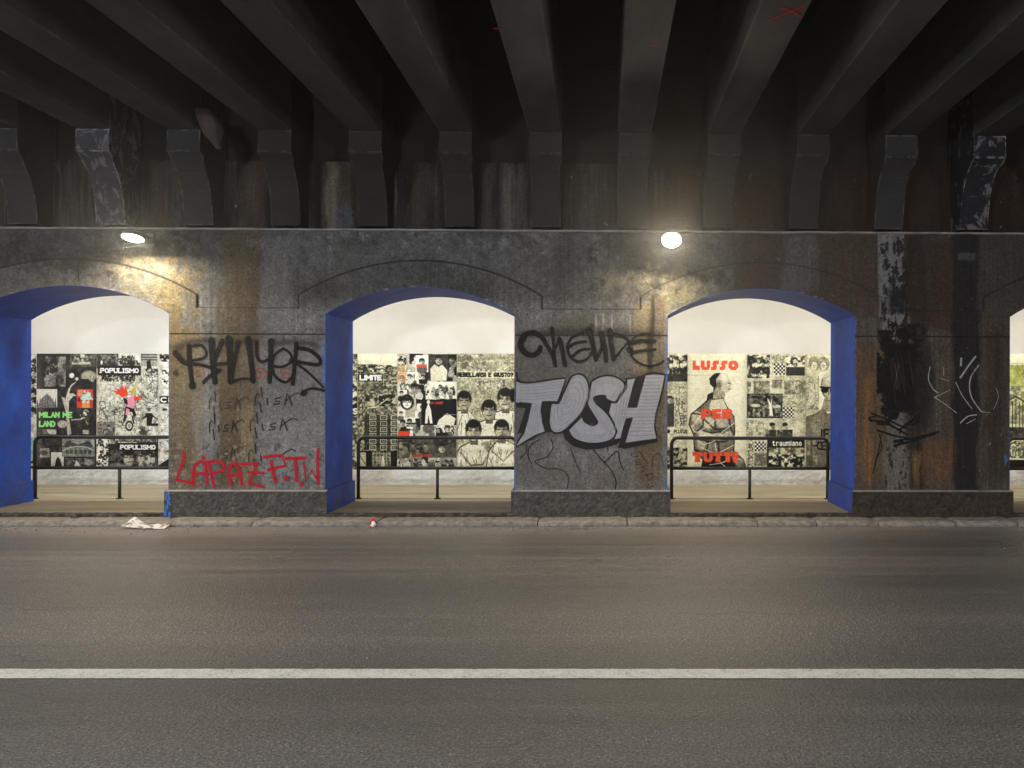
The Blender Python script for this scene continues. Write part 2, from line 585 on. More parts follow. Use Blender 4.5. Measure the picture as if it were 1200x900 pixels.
def paint_upper():
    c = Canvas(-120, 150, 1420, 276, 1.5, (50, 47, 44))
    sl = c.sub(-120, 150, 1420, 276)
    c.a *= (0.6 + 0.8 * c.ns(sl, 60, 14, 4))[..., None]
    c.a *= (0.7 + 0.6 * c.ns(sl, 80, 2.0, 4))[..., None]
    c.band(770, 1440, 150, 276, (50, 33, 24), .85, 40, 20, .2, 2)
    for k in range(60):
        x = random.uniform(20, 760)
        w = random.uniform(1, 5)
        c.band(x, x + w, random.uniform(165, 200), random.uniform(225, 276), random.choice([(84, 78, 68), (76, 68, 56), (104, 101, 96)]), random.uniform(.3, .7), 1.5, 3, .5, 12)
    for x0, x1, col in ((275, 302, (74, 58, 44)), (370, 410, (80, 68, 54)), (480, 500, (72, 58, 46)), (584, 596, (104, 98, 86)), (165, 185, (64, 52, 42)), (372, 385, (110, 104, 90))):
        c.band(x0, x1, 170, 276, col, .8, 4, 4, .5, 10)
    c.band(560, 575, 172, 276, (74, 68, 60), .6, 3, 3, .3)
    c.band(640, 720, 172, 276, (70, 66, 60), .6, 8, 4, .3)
    c.patch(395, 255, 10, 18, (84, 96, 110), .5, 6, .4)
    return c

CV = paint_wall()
IM_WALL = CV.image('wall_dirt_shade')
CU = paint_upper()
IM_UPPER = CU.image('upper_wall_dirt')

def mat_img(name, im, rough=.85, bumps=((260, .25, .002), (30, .35, .006)), spec=.2, grain=.3, closest=False):
    m = M(name)
    t = m.node('ShaderNodeTexImage')
    t.image = im
    t.extension = 'EXTEND'
    uvn = m.node('ShaderNodeUVMap')
    m.L(uvn.outputs[0], t.inputs[0])
    g = m.geo()
    n1 = m.noise(g, 180, 4, .7)
    col = m.mix(grain, t.outputs[0], m.ramp(n1, [(.3, .25), (.7, 1.0)]), 'MULTIPLY')
    sp = m.noise(g, 34, 6, .82)
    col = m.mix(.75, col, m.ramp(sp, [(.36, .45), (.5, .95), (.66, 1.45)]), 'MULTIPLY')
    pit = m.noise(m.geo((1, 1, .7)), 16, 5, .7, .5)
    col = m.mix(m.ramp(pit, [(.66, 0.0), (.72, .5)]), col, lin(158, 154, 150))
    col = m.mix(m.ramp(pit, [(.26, .6), (.33, 0.0)]), col, lin(34, 32, 30))
    m.color(col)
    m.rough(rough)
    n2 = m.noise(g, bumps[0][0], 3, .6)
    n3 = m.noise(g, bumps[1][0], 6, .7)
    h = m.math('ADD', m.math('MULTIPLY', n2, .25), n3)
    m.bump(h, .7, .014)
    m.b.inputs['Specular IOR Level'].default_value = spec
    return m.m

MAT = {}
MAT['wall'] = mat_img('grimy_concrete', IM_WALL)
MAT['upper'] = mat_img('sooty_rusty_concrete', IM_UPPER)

def mat_plain(name, cols, scale=6, rough=.85, bump=.5, bdist=.01, fine=120, stretch=(1, 1, 1), spec=.25, detail=8, fmix=.35):
    m = M(name)
    g = m.geo(stretch)
    n1 = m.noise(g, scale, detail, .65, .3)
    k = len(cols)
    col = m.ramp(n1, [(.25 + .5 * i / max(1, k - 1), c) for i, c in enumerate(cols)])
    g2 = m.geo()
    n2 = m.noise(g2, fine, 4, .7)
    col = m.mix(fmix, col, m.ramp(n2, [(.3, .35), (.68, 1.0)]), 'MULTIPLY')
    m.color(col)
    m.rough(rough)
    n3 = m.noise(g2, fine * .35, 6, .7)
    m.bump(m.math('ADD', n3, m.math('MULTIPLY', n2, .3)), bump, bdist)
    m.b.inputs['Specular IOR Level'].default_value = spec
    return m

MAT['cornice'] = mat_plain('pale_cement_edge', [lin(96, 92, 90), lin(160, 156, 152)], 4).m
MAT['blue'] = None
def blue_mat():
    m = mat_plain('blue_paint', [lin(14, 51, 134), lin(20, 67, 170), lin(32, 86, 192)], 3.0, .62, .6, .01, 24, spec=.3)
    src = m.b.inputs['Base Color'].links[0].from_socket
    z = m.node('ShaderNodeSeparateXYZ'); m.L(m.geo(), z.inputs[0])
    n = m.noise(m.geo((1, 1, .35)), 5, 6, .75, .4)
    low = m.math('SUBTRACT', 1.0, _smooth(m, z.outputs[2], .1, 1.1))
    f = m.math('MULTIPLY', m.ramp(n, [(.42, 0.0), (.62, 1.0)]), m.math('ADD', .14, m.math('MULTIPLY', low, .6)))
    col = m.mix(f, src, lin(58, 56, 60))
    n2 = m.noise(m.geo(), 17, 6, .8, .3)
    col = m.mix(m.ramp(n2, [(.67, 0.0), (.70, .6)]), col, lin(150, 154, 164))
    m.color(col)
    return m.m


def plinth_mat(name, tone):
    m = mat_plain(name, [tuple(v * .55 for v in tone), tone, tuple(min(1, v * 1.7) for v in tone)], 14, .9, 1.0, .02, 70)
    src = m.b.inputs['Base Color'].links[0].from_socket
    n = m.noise(m.geo((1, 1, .8)), 42, 4, .8, .4)
    m.color(m.mix(.6, src, m.ramp(n, [(.36, .35), (.5, .9), (.64, 1.7)]), 'MULTIPLY'))
    return m.m
MAT['plinth_grey'] = plinth_mat('rough_cast_grey', lin(80, 76, 73))
MAT['plinth_brown'] = plinth_mat('rough_cast_brown', lin(62, 54, 47))

def asphalt():
    m = M('asphalt')
    g = m.geo()
    big = m.noise(m.geo((.25, 1.6, 1)), 1.2, 5, .6)
    streak = m.noise(m.geo((.06, 3.2, 1)), 2.0, 6, .65)
    v = m.node('ShaderNodeTexVoronoi')
    v.inputs['Scale'].default_value = 66
    m.L(g, v.inputs['Vector'])
    grain = m.noise(g, 70, 5, .85)
    med = m.noise(g, 20, 6, .75)
    base = m.ramp(streak, [(.3, lin(78, 75, 74)), (.5, lin(92, 88, 86)), (.72, lin(108, 104, 101))])
    base = m.mix(.5, base, m.ramp(big, [(.3, .62), (.7, 1.05)]), 'MULTIPLY')
    base = m.mix(.9, base, m.ramp(grain, [(.43, .22), (.5, .85), (.575, 2.3)]), 'MULTIPLY')
    base = m.mix(.4, base, m.ramp(med, [(.3, .5), (.7, 1.15)]), 'MULTIPLY')
    # stone chips
    chips = m.ramp(v.outputs['Color'], [(.86, 0.0), (.93, 1.0)])
    sep = m.node('ShaderNodeSeparateXYZ'); m.L(g, sep.inputs[0])
    d1 = m.math('LESS_THAN', v.outputs['Distance'], .32)
    chip = m.math('MULTIPLY', d1, m.math('GREATER_THAN', m.math('MULTIPLY', _sepx(m, v.outputs['Color']), 1.0), .86))
    base = m.mix(m.math('MULTIPLY', chip, .7), base, lin(168, 164, 158))
    # gutter dust towards the kerb
    y = sep.outputs[1]
    dn = m.noise(m.geo((.8, 4, 1)), 1.5, 5, .6)
    dust = m.math('MULTIPLY', _smooth(m, y, 7.3, 8.8), m.math('ADD', .35, dn))
    base = m.mix(m.math('MINIMUM', m.math('MULTIPLY', dust, .62), .8), base, lin(146, 140, 134))
    # hairline cracks, filled seam and oily wheel tracks
    vc = m.node('ShaderNodeTexVoronoi', feature='DISTANCE_TO_EDGE')
    vc.inputs['Scale'].default_value = .55
    wob = m.node('ShaderNodeVectorMath', operation='ADD')
    nz = m.node('ShaderNodeTexNoise'); nz.inputs['Scale'].default_value = 2.2; nz.inputs['Detail'].default_value = 6
    m.L(g, nz.inputs['Vector']); m.L(m.geo((.35, 1.3, 1)), wob.inputs[0]); m.L(nz.outputs['Color'], wob.inputs[1])
    m.L(wob.outputs[0], vc.inputs['Vector'])
    cr = m.ramp(vc.outputs['Distance'], [(.004, 1.0), (.011, 0.0)])
    cmask = m.ramp(m.noise(m.geo((.3, .6, 1)), .9, 3, .5), [(.5, 0.0), (.6, 1.0)])
    base = m.mix(m.math('MULTIPLY', m.math('MULTIPLY', cr, cmask), .55), base, lin(26, 25, 25))
    trk = m.math('ADD', m.math('PINGPONG', m.math('SUBTRACT', sep.outputs[1], 5.2), .95), m.math('MULTIPLY', m.noise(m.geo((.12, 1.5, 1)), 1.4, 5, .6), .5))
    base = m.mix(m.ramp(trk, [(.45, .0), (1.05, .38)]), base, lin(44, 43, 43))
    spots = m.ramp(m.noise(g, 3.2, 3, .5, .2), [(.70, 0.0), (.76, .5)])
    base = m.mix(spots, base, lin(34, 33, 33))
    lane_dim = m.math('SUBTRACT', 1.0, _smooth(m, sep.outputs[1], 4.15, 4.3))  # near lane: wear, plus the dimmer foreground painted into the colour
    base = m.mix(m.math('MULTIPLY', lane_dim, .30), base, lin(40, 38, 37))
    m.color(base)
    r = m.ramp(streak, [(.3, .36), (.7, .55)])
    m.rough(r)
    h = m.math('ADD', m.math('MULTIPLY', grain, .5), m.math('ADD', m.math('MULTIPLY', v.outputs['Distance'], .5), med))
    m.bump(h, .9, .009)
    m.b.inputs['Specular IOR Level'].default_value = .5
    return m.m

def _sepx(m, c):
    s = m.node('ShaderNodeSeparateColor')
    m.L(c, s.inputs[0])
    return s.outputs[0]

def _smooth(m, x, a, b):
    r = m.node('ShaderNodeMapRange', interpolation_type='SMOOTHSTEP')
    m.L(x, r.inputs['Value'])
    r.inputs['From Min'].default_value = a
    r.inputs['From Max'].default_value = b
    return r.outputs[0]

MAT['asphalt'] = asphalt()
MAT['blue'] = blue_mat()

def line_paint():
    m = M('worn_road_paint')
    g = m.geo()
    n = m.noise(g, 90, 5, .8)
    n2 = m.noise(g, 9, 5, .7)
    f = m.math('ADD', m.math('MULTIPLY', n, .8), m.math('MULTIPLY', n2, .3))
    col = m.ramp(f, [(.42, lin(84, 82, 79)), (.49, lin(186, 183, 176)), (.7, lin(220, 217, 210))])
    m.color(col)
    m.rough(.7)
    m.bump(m.noise(g, 150, 4, .7), .8, .004)
    return m.m
MAT['line'] = line_paint()
MAT['kerb'] = mat_plain('granite_kerb', [lin(92, 88, 84), lin(134, 128, 121), lin(168, 162, 154)], 14, .85, .9, .008, 190).m
MAT['edging'] = mat_plain('rough_edging', [lin(38, 36, 35), lin(62, 58, 55), lin(120, 112, 102)], 16, .9, 1, .02, 60).m
_pv = mat_plain('worn_shaded_pavement', [lin(140, 130, 110), lin(184, 172, 146), lin(206, 194, 168)], 2.2, .8, .35, .004, 140, (.3, 1.6, 1))
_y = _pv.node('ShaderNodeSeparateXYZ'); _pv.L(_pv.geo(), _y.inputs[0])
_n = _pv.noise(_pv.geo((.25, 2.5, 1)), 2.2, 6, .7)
_shade = _pv.math('MULTIPLY', _pv.math('SUBTRACT', 1.0, _smooth(_pv, _pv.math('ADD', _y.outputs[1], _pv.math('MULTIPLY', _n, .5)), 10.3, 10.8)), .75)  # arcade wall's shadow on the threshold painted in, along with streaky dirt
_pv.color(_pv.mix(_shade, _pv.b.inputs['Base Color'].links[0].from_socket, _pv.ramp(_n, [(.35, lin(72, 64, 52)), (.65, lin(112, 100, 80))])))
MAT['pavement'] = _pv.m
MAT['cream'] = mat_plain('cream_plaster', [lin(222, 220, 212), lin(228, 226, 219), lin(233, 231, 225)], 1.0, .9, .12, .003, 9, fmix=.05).m
MAT['skirting'] = mat_plain('rough_white_cement', [lin(206, 205, 202), lin(230, 229, 226), lin(240, 239, 236)], 9, .9, 1.0, .02, 60, fmix=.2).m
MAT['soot'] = mat_plain('sooty_concrete', [lin(16, 15, 15), lin(24, 23, 22)], 3, .95, .4, .01, 60).m
MAT['rail'] = mat_plain('black_rail_paint', [lin(18, 18, 19), lin(30, 29, 29)], 20, .45, .3, .002, 200, spec=.5).m
MAT['dark_metal'] = mat_plain('grey_metal', [lin(60, 60, 62), lin(90, 90, 92)], 20, .5, .2, .002, 200, spec=.5).m
MAT['ground'] = mat_plain('outside_ground', [lin(80, 76, 68), lin(100, 96, 88)], 1, .9).m

def girder_mat(name, cols, edge=.35, chip=.0, warm=None):
    m = mat_plain(name, cols, 2.4, .9, .4, .01, 50, (1, .35, 1))
    bv = m.node('ShaderNodeBevel', samples=4)
    bv.inputs['Radius'].default_value = .022
    g = m.node('ShaderNodeNewGeometry')
    dt = m.node('ShaderNodeVectorMath', operation='DOT_PRODUCT')
    m.L(bv.outputs[0], dt.inputs[0]); m.L(g.outputs['Normal'], dt.inputs[1])
    e = m.math('GREATER_THAN', .985, dt.outputs['Value'])
    n = m.noise(m.geo(), 7, 6, .7)
    e = m.math('MULTIPLY', e, m.ramp(n, [(.48, 0.0), (.56, 1.0)]))
    src = m.b.inputs['Base Color'].links[0].from_socket
    col = m.mix(m.math('MULTIPLY', e, edge), src, lin(170, 165, 158))
    if chip:
        n2 = m.noise(m.geo((1, 1, .6)), 5.5, 8, .72, .6)
        col = m.mix(m.math('MULTIPLY', m.ramp(n2, [(.53 - chip * .1, 0.0), (.57, 1.0)]), .8), col, lin(104, 101, 104))
    m.color(col)
    return m.m
MAT['girder'] = girder_mat('girder_concrete', [lin(44, 43, 44), lin(62, 61, 61), lin(80, 78, 78)], .1)
MAT['leg_plain'] = girder_mat('leg_concrete', [lin(34, 32, 31), lin(45, 42, 41)], .14)
MAT['leg_grey'] = girder_mat('leg_blue_grey', [lin(40, 39, 42), lin(52, 51, 53)], .3)
MAT['leg_spalled'] = girder_mat('leg_spalled', [lin(50, 50, 56), lin(62, 62, 66)], .9, .3)
MAT['leg_dark'] = girder_mat('leg_dark_chipped', [lin(24, 24, 30), lin(36, 36, 42)], .95, -.4)

# ------------------------------------------------------------------ the ground
def sheet(name, x0, x1, y0, y1, z, mat, kind='structure', parent=None):
    o = mk(name, [(x0, y0, z), (x1, y0, z), (x1, y1, z), (x0, y1, z)], [(0, 1, 2, 3)], mat, parent)
    if kind: o['kind'] = kind
    return o

sheet('ground', -250, 250, -250, 250, -0.03, MAT['ground'])
YO = -1.9            # the facing side of the underpass
yk = G(600, 617.3).y
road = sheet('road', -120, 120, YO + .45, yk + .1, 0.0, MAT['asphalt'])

# painted line: a thin sheet, ragged edges
ya, yb2 = G(600, 796).y, G(600, 785).y
lt = (G(1200, 796.8).y - G(0, 796.8).y) / (G(1200, 796.8).x - G(0, 796.8).x)
mb = MB()
n = 500
prev = None
for i in range(n + 1):
    x = -14 + 28 * i / n
    a = (x, ya + lt * x + mnoise.noise(Vector((x * 14, 0, 1))) * .006, .004)
    b = (x, yb2 + lt * x + mnoise.noise(Vector((x * 14, 7, 1))) * .006, .004)
    if prev: mb.quad(prev[0], a, b, prev[1])
    prev = (a, b)
o = mb.build('road_marking', MAT['line'])
o['kind'] = 'structure'

# kerb of rounded granite stones
kerb = empty('kerb', (0, yk, 0)); kerb['kind'] = 'structure'
joints_px = [-560, -470, -330, -215, -80, 71, 190, 295, 440, 630, 735, 888, 957, 1030, 1120, 1193, 1300, 1420, 1560, 1700]
jx = [G(p, 614, .03).x for p in joints_px]
for a, b in zip(jx[:-1], jx[1:]):
    mb = MB()
    L = b - a
    nx = max(6, int(L / .07))
    prof = [(yk + .005, -.02), (yk - .004, .02), (yk + .004, .045), (yk + .03, ZK - .006), (yk + .08, ZK), (YF + .04, ZK + .002)]
    sd = random.random() * 50
    tilt = random.uniform(-.004, .004)
    push = random.uniform(-.008, .008)
    def P(u, v):
        x = a + .006 + (L - .012) * u
        k = v * (len(prof) - 1)
        i = min(int(k), len(prof) - 2)
        t = k - i
        y = prof[i][0] * (1 - t) + prof[i + 1][0] * t
        z = prof[i][1] * (1 - t) + prof[i + 1][1] * t
        e = min(u, 1 - u) * L
        rnd = max(0, .02 - e) * .6
        dn = mnoise.noise(Vector((x * 9, v * 3, sd))) * .009 + mnoise.noise(Vector((x * 30, v * 8, sd))) * .004
        if v > .9: dn = 0
        return (x, y + push * (1 - v) + rnd - dn * .6, z + (tilt * (u - .5) * 2 + dn - rnd) * (1 if z > 0 else 0))
    mb.grid(P, nx, 10)
    vs0 = [P(0, j / 10) for j in range(11)]; vs1 = [P(1, j / 10) for j in range(11)]
    for vs in (vs0, vs1):
        mb.add(vs + [(vs[-1][0], YF + .04, -.02)], [tuple(range(12))])
    mb.build('kerb_stone', MAT['kerb'], kerb, smooth=False)
kerb.location = (0, 0, 0)

# pavement in the arches and behind: one slab, with a rough front edging
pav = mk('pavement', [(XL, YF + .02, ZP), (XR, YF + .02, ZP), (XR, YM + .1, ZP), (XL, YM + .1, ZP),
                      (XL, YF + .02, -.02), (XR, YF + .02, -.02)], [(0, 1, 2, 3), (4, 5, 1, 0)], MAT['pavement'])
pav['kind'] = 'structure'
for (a, b) in OPEN:
    mb = MB()
    sd = random.random() * 99
    def P(u, v):
        x = a + (b - a) * u
        prof = [(YF - .035, ZK - .01), (YF - .03, ZP - .004), (YF + .03, ZP + .004), (YF + .07, ZP - .003)]
        k = v * 3; i = min(int(k), 2); t = k - i
        y = prof[i][0] * (1 - t) + prof[i + 1][0] * t
        z = prof[i][1] * (1 - t) + prof[i + 1][1] * t
        d = mnoise.noise(Vector((x * 16, v * 5, sd))) * .012 + mnoise.noise(Vector((x * 45, v * 9, sd))) * .006
        return (x, y - d, z + d * .6)
    mb.grid(P, 110, 9)
    mb.build('edging_stone', MAT['edging'], pav)

# ------------------------------------------------------------------ arcade wall
wallE = empty('arcade_wall', (0, YF, 0))
tag(wallE, 'grimy graffitied concrete wall pierced by a row of low blue-lined arches beside the road', 'wall')
def wuv(v):
    return CV.uv(U_of(v[0]), V_of(v[2]))

REC = 0.016
arch_z = {}
def field_top(x):
    """upper limit of the proud band at x"""
    for (a, b) in OPEN:
        m, h = (a + b) / 2, (b - a) / 2 + EX_W
        if abs(x - m) < h - 1e-6:
            r = (h * h + (Z_EX1 - Z_EX0) ** 2) / (2 * (Z_EX1 - Z_EX0))
            return Z_EX1 - r + math.sqrt(r * r - (x - m) ** 2)
    return Z_STEP
def arch_bottom(x):
    for (a, b) in OPEN:
        m, h = (a + b) / 2, (b - a) / 2
        if a + 1e-6 < x < b - 1e-6:
            r = (h * h + (Z_CROWN - Z_SPRING) ** 2) / (2 * (Z_CROWN - Z_SPRING))
            return Z_CROWN - r + math.sqrt(r * r - (x - m) ** 2)
    return ZJ + .004

def loc(p, parent):
    return p

xs = set()
for (a, b) in OPEN:
    for i in range(33):
        xs.add(round(a + (b - a) * i / 32, 5))
    xs.add(round(a - EX_W, 5)); xs.add(round(b + EX_W, 5))
    for k in (1, 2, 3, 4):
        xs.add(round(a - EX_W * k / 5, 5)); xs.add(round(b + EX_W * k / 5, 5))
xs.add(XL); xs.add(XR)
xs = sorted(x for x in xs if XL <= x <= XR)
mb = MB()
H0 = ZJ + .004
for x0, x1 in zip(xs[:-1], xs[1:]):
    e = 1e-5
    b0, b1 = arch_bottom(x0 + e), arch_bottom(x1 - e)
    inside = any(a < (x0 + x1) / 2 < b for a, b in OPEN)
    if inside:
        a, b = [ab for ab in OPEN if ab[0] < (x0 + x1) / 2 < ab[1]][0]
        if abs(x0 - a) < 1e-4: b0 = Z_SPRING
        if abs(x1 - b) < 1e-4: b1 = Z_SPRING
    f0, f1 = field_top(x0 + 2e-5), field_top(x1 - 2e-5)
    # proud band
    nz = 4
    def lerp(p, q, t): return tuple(pp * (1 - t) + qq * t for pp, qq in zip(p, q))
    mb.quad((x0, YF, b0), (x1, YF, b1), (x1, YF, f1), (x0, YF, f0))
    mb.quad((x0, YF, f0), (x1, YF, f1), (x1, YF + REC, f1), (x0, YF + REC, f0))
    mb.quad((x0, YF + REC, f0), (x1, YF + REC, f1), (x1, YF + REC, ZT), (x0, YF + REC, ZT))
    mb.quad((x0, YB, b0), (x1, YB, b1), (x1, YB, ZT), (x0, YB, ZT))
    mb.quad((x0, YF, b0), (x1, YF, b1), (x1, YB, b1), (x0, YB, b0))
    mb.quad((x0, YF + REC, ZT), (x1, YF + REC, ZT), (x1, YB, ZT), (x0, YB, ZT))
for (a, b) in OPEN:
    for x in (a, b):
        mb.quad((x, YF, H0), (x, YB, H0), (x, YB, Z_SPRING), (x, YF, Z_SPRING))
    for x in (a - EX_W, b + EX_W):
        mb.quad((x, YF, Z_STEP), (x, YF + REC, Z_STEP), (x, YF + REC, Z_EX0), (x, YF, Z_EX0))
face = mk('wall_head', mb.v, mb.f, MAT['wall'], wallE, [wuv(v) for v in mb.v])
bm = bmesh.new(); bm.from_mesh(face.data)
bmesh.ops.recalc_face_normals(bm, faces=bm.faces)
bm.to_mesh(face.data); bm.free()

# piers, each with its rough plinth
for k, (a, b) in enumerate(PIERS):
    mb = MB()
    mb.box(a, b, YF, YB, ZK, ZJ - .004)
    mb.box(a + .01, b - .01, YF + .012, YB - .01, ZJ - .004, ZJ + .004)
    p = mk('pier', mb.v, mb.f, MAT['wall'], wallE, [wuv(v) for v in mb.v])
    mb = MB()
    zt = .372
    out = .034
    sd = k * 13.7
    def P(u, v):
        x = (a - out) + (b - a + 2 * out) * u
        z = ZK - .01 + (zt - ZK + .01) * v
        d = mnoise.noise(Vector((x * 22, z * 22, sd))) * .008 + mnoise.noise(Vector((x * 6, z * 6, sd))) * .008 + mnoise.noise(Vector((x * 50, z * 50, sd))) * .004
        if v > .96: d *= .3
        return (x, YF - out + d, z + (d * .3 if v > .96 else 0))
    nu, nv = 72, 12
    mb.grid(P, nu, nv)
    top = [P(i / nu, 1) for i in range(nu + 1)]
    for q0, q1 in zip(top[:-1], top[1:]):
        mb.quad(q0, q1, (q1[0], YF + .002, zt + .012), (q0[0], YF + .002, zt + .012))
    for u in (0, 1):
        col = [P(u, j / nv) for j in range(nv + 1)]
        mb.add(col + [(col[0][0], YB, zt), (col[0][0], YB, ZK - .01)], [tuple(range(nv + 3))])
        x = a if u == 0 else b
        mb.quad(col[-1], (col[-1][0], YB, zt), (x, YB, zt + .012), (x, YF, zt + .012))
    mb.build('plinth', MAT['plinth_brown'] if a > 2 else MAT['plinth_grey'], p)
    mb = MB()
    for i in range(90):
        x0_, x1_ = a - out + (b - a + 2 * out) * i / 90, a - out + (b - a + 2 * out) * (i + 1) / 90
        w0_, w1_ = [mnoise.noise(Vector((x * 9, k, 0))) * .002 for x in (x0_, x1_)]
        mb.quad((x0_, YF - out - .004 + w0_, zt - .004), (x1_, YF - out - .004 + w1_, zt - .004), (x1_, YF - out + w1_, zt + .004), (x0_, YF - out + w0_, zt + .004))
        mb.quad((x0_, YF - out + w0_, zt + .004), (x1_, YF - out + w1_, zt + .004), (x1_, YF, zt + .014), (x0_, YF, zt + .014))
    mb.build('plinth_edge', MAT['cornice'], p)

# blue lining of each arch
def tint_lining(mb, a, b):
    t = .004
    prof = [(a, ZP), (a, Z_SPRING)] + arch_pts(a, b, 32)[1:-1] + [(b, Z_SPRING), (b, ZP)]
    m, zc = (a + b) / 2, 1.3
    inner = []
    for i, (x, z) in enumerate(prof):
        if i <= 1: inner.append((x + t, z - (t if i == 1 else 0)))
        elif i >= len(prof) - 2: inner.append((x - t, z - (t if i == len(prof) - 2 else 0)))
        else: inner.append((x, z - t))
    for (p, q) in zip(inner[:-1], inner[1:]):
        ny = 8
        for j in range(ny):
            y0 = YF + .001 + (YB + .001 - YF) * j / ny
            y1 = YF + .001 + (YB + .001 - YF) * (j + 1) / ny
            mb.quad((p[0], y0, p[1]), (q[0], y0, q[1]), (q[0], y1, q[1]), (p[0], y1, p[1]))
    for (p, q, r, s_) in zip(prof[:-1], prof[1:], inner[1:], inner[:-1]):
        mb.quad((p[0], YF + .001, p[1]), (q[0], YF + .001, q[1]), (r[0], YF + .001, r[1]), (s_[0], YF + .001, s_[1]))
        mb.quad((p[0], YB + .002, p[1]), (q[0], YB + .002, q[1]), (r[0], YB + .002, r[1]), (s_[0], YB + .002, s_[1]))
    # painted sides of the plinths
    for sx, x in ((1, a), (-1, b)):
        mb.box(min(x + sx * .0, x + sx * .039), max(x, x + sx * .039), YF - .012, YB + .002, ZK + .002, .378)
for (a, b) in OPEN:
    mb = MB()
    tint_lining(mb, a, b)
    mb.build('arch_lining', MAT['blue'], wallE)

# thin ledge along the top
mb = MB()
n = 420
def P(u, v):
    x = XL + (XR - XL) * u
    prof = [(YF + REC, ZT - .012), (YF - .012, ZT - .008), (YF - .014, ZT + .012), (YF + .2, ZT + .016)]
    y, z = prof[int(round(v * 3))]
    d = mnoise.noise(Vector((x * 2.2, 0, 3))) * .008 + mnoise.noise(Vector((x * 12, 0, 3))) * .003
    return (x, y - d * .5, z + d)
mb.grid(P, n, 3)
mb.build('ledge', MAT['cornice'], wallE)
wallE.location = (0, 0, 0)

# ------------------------------------------------------------------ bridge above
br = empty('bridge', (0, 0, 0))
tag(br, 'dark concrete bridge deck on heavy girders with curved legs spanning the road', 'bridge')
mb = MB()
mb.box(XL, XR, YO - 1.5, YM + 1.0, ZS + 1.0, ZS + 1.4)
mb.build('deck_slab', MAT['soot'], br)
# back wall between the legs, down to a dark slot above the ledge
YU = 9.46
mb = MB()
zt_u = 4.36
mb.add([(XL, YU, ZT + .055), (XR, YU, ZT + .055), (XR, YU, zt_u), (XL, YU, zt_u)], [(0, 1, 2, 3)])
mb.add([(XL, YU, ZT + .055), (XR, YU, ZT + .055), (XR, YB, ZT + .055), (XL, YB, ZT + .055)], [(0, 1, 2, 3)])
mb.add([(XL, YU, zt_u), (XR, YU, zt_u), (XR, YU + .1, zt_u + .005), (XL, YU + .1, zt_u + .005)], [(0, 1, 2, 3)])
def uuv(v):
    return CU.uv(U_of(v[0]), V_of(v[2]))
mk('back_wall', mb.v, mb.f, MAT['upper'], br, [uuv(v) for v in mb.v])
mb = MB()
mb.box(XL, XR, YU + .1, YB + .3, ZT + .02, ZS + 1.0)
mb.build('abutment', MAT['leg_plain'], br)

gw = .385
leg_prof = [(8.85, ZS), (8.85, 4.30), (8.862, 4.285), (8.93, 4.235), (8.995, 4.175), (9.06, 4.10), (9.11, 4.015), (9.155, 3.91), (9.185, 3.78), (9.205, 3.65), (9.21, 3.525)]
for k in range(-15, 22):
    x0 = .155 + 1.03 * k
    if x0 < XL or x0 + gw > XR: continue
    mb = MB()
    mb.box(x0, x0 + gw, YO - 1.0, 8.868, ZS, ZS + 1.02)
    g = mb.build('girder', MAT['girder'], br, bevel=.012)
    mb = MB()
    w0, w1 = x0 + .006, x0 + gw - .006
    prof = leg_prof + [(YU + .02, 3.525), (YU + .02, ZS + .5), (8.872, ZS + .5), (8.872, ZS - .006)]
    prof[0] = (8.856, ZS - .006)
    prof[1] = (8.856, 4.30)
    n = len(prof)
    vs = [(w0, y, z) for y, z in prof] + [(w1 - (0.03 if z < 4.2 else 0), y, z) for y, z in prof]
    fs = [(i, (i + 1) % n, n + (i + 1) % n, n + i) for i in range(n)] + [tuple(range(n)), tuple(range(n, 2 * n))[::-1]]
    mb.add(vs, fs)
    mat = {-7: 'leg_grey', -6: 'leg_spalled', -5: 'leg_grey', 3: 'leg_grey', 4: 'leg_dark', 2: 'leg_plain'}.get(k, 'leg_plain')
    lg = mb.build('leg', MAT[mat], g)
    if k == -6: lg['label'] = 'leg with large pale spalled patches'
    if k == 4: lg['label'] = 'blackened leg with chipped white corners'
    # bearing joint: a slim plate between leg head and shaft
    mb = MB()
    mb.box(x0 - .002, x0 + gw + .002 - .004, 8.848, 8.92, 4.298, 4.306)
    mb.build('bearing_plate', MAT['leg_plain'], g)

# ------------------------------------------------------------------ poster corridor
cor = empty('corridor_wall', (0, 0, 0))
tag(cor, 'cream plastered rear wall behind the arches, covered below by black-and-white posters', 'wall')
mb = MB()
mb.box(XL, XR, YM, YM + .3, ZP - .01, 3.5)
mb.build('plaster_face', MAT['cream'], cor)
mb = MB()
def P(u, v):
    x = XL + (XR - XL) * u
    prof = [(YM - .035, ZP - .005), (YM - .035, .2), (YM - .03, .318), (YM + .002, .33)]
    k = v * 3; i = min(int(k), 2); t = k - i
    y = prof[i][0] * (1 - t) + prof[i + 1][0] * t
    z = prof[i][1] * (1 - t) + prof[i + 1][1] * t
    d = mnoise.noise(Vector((x * 11, z * 14, 5))) * .012 + mnoise.noise(Vector((x * 30, z * 30, 5))) * .005
    return (x, y - d, z)
mb.grid(P, 900, 9)
mb.build('skirting', MAT['skirting'], cor)
ceil = MB()
ceil.box(XL, XR, YB, YM + .3, 3.28, 3.45)
o = ceil.build('corridor_ceiling', MAT['cream'])
o['kind'] = 'structure'

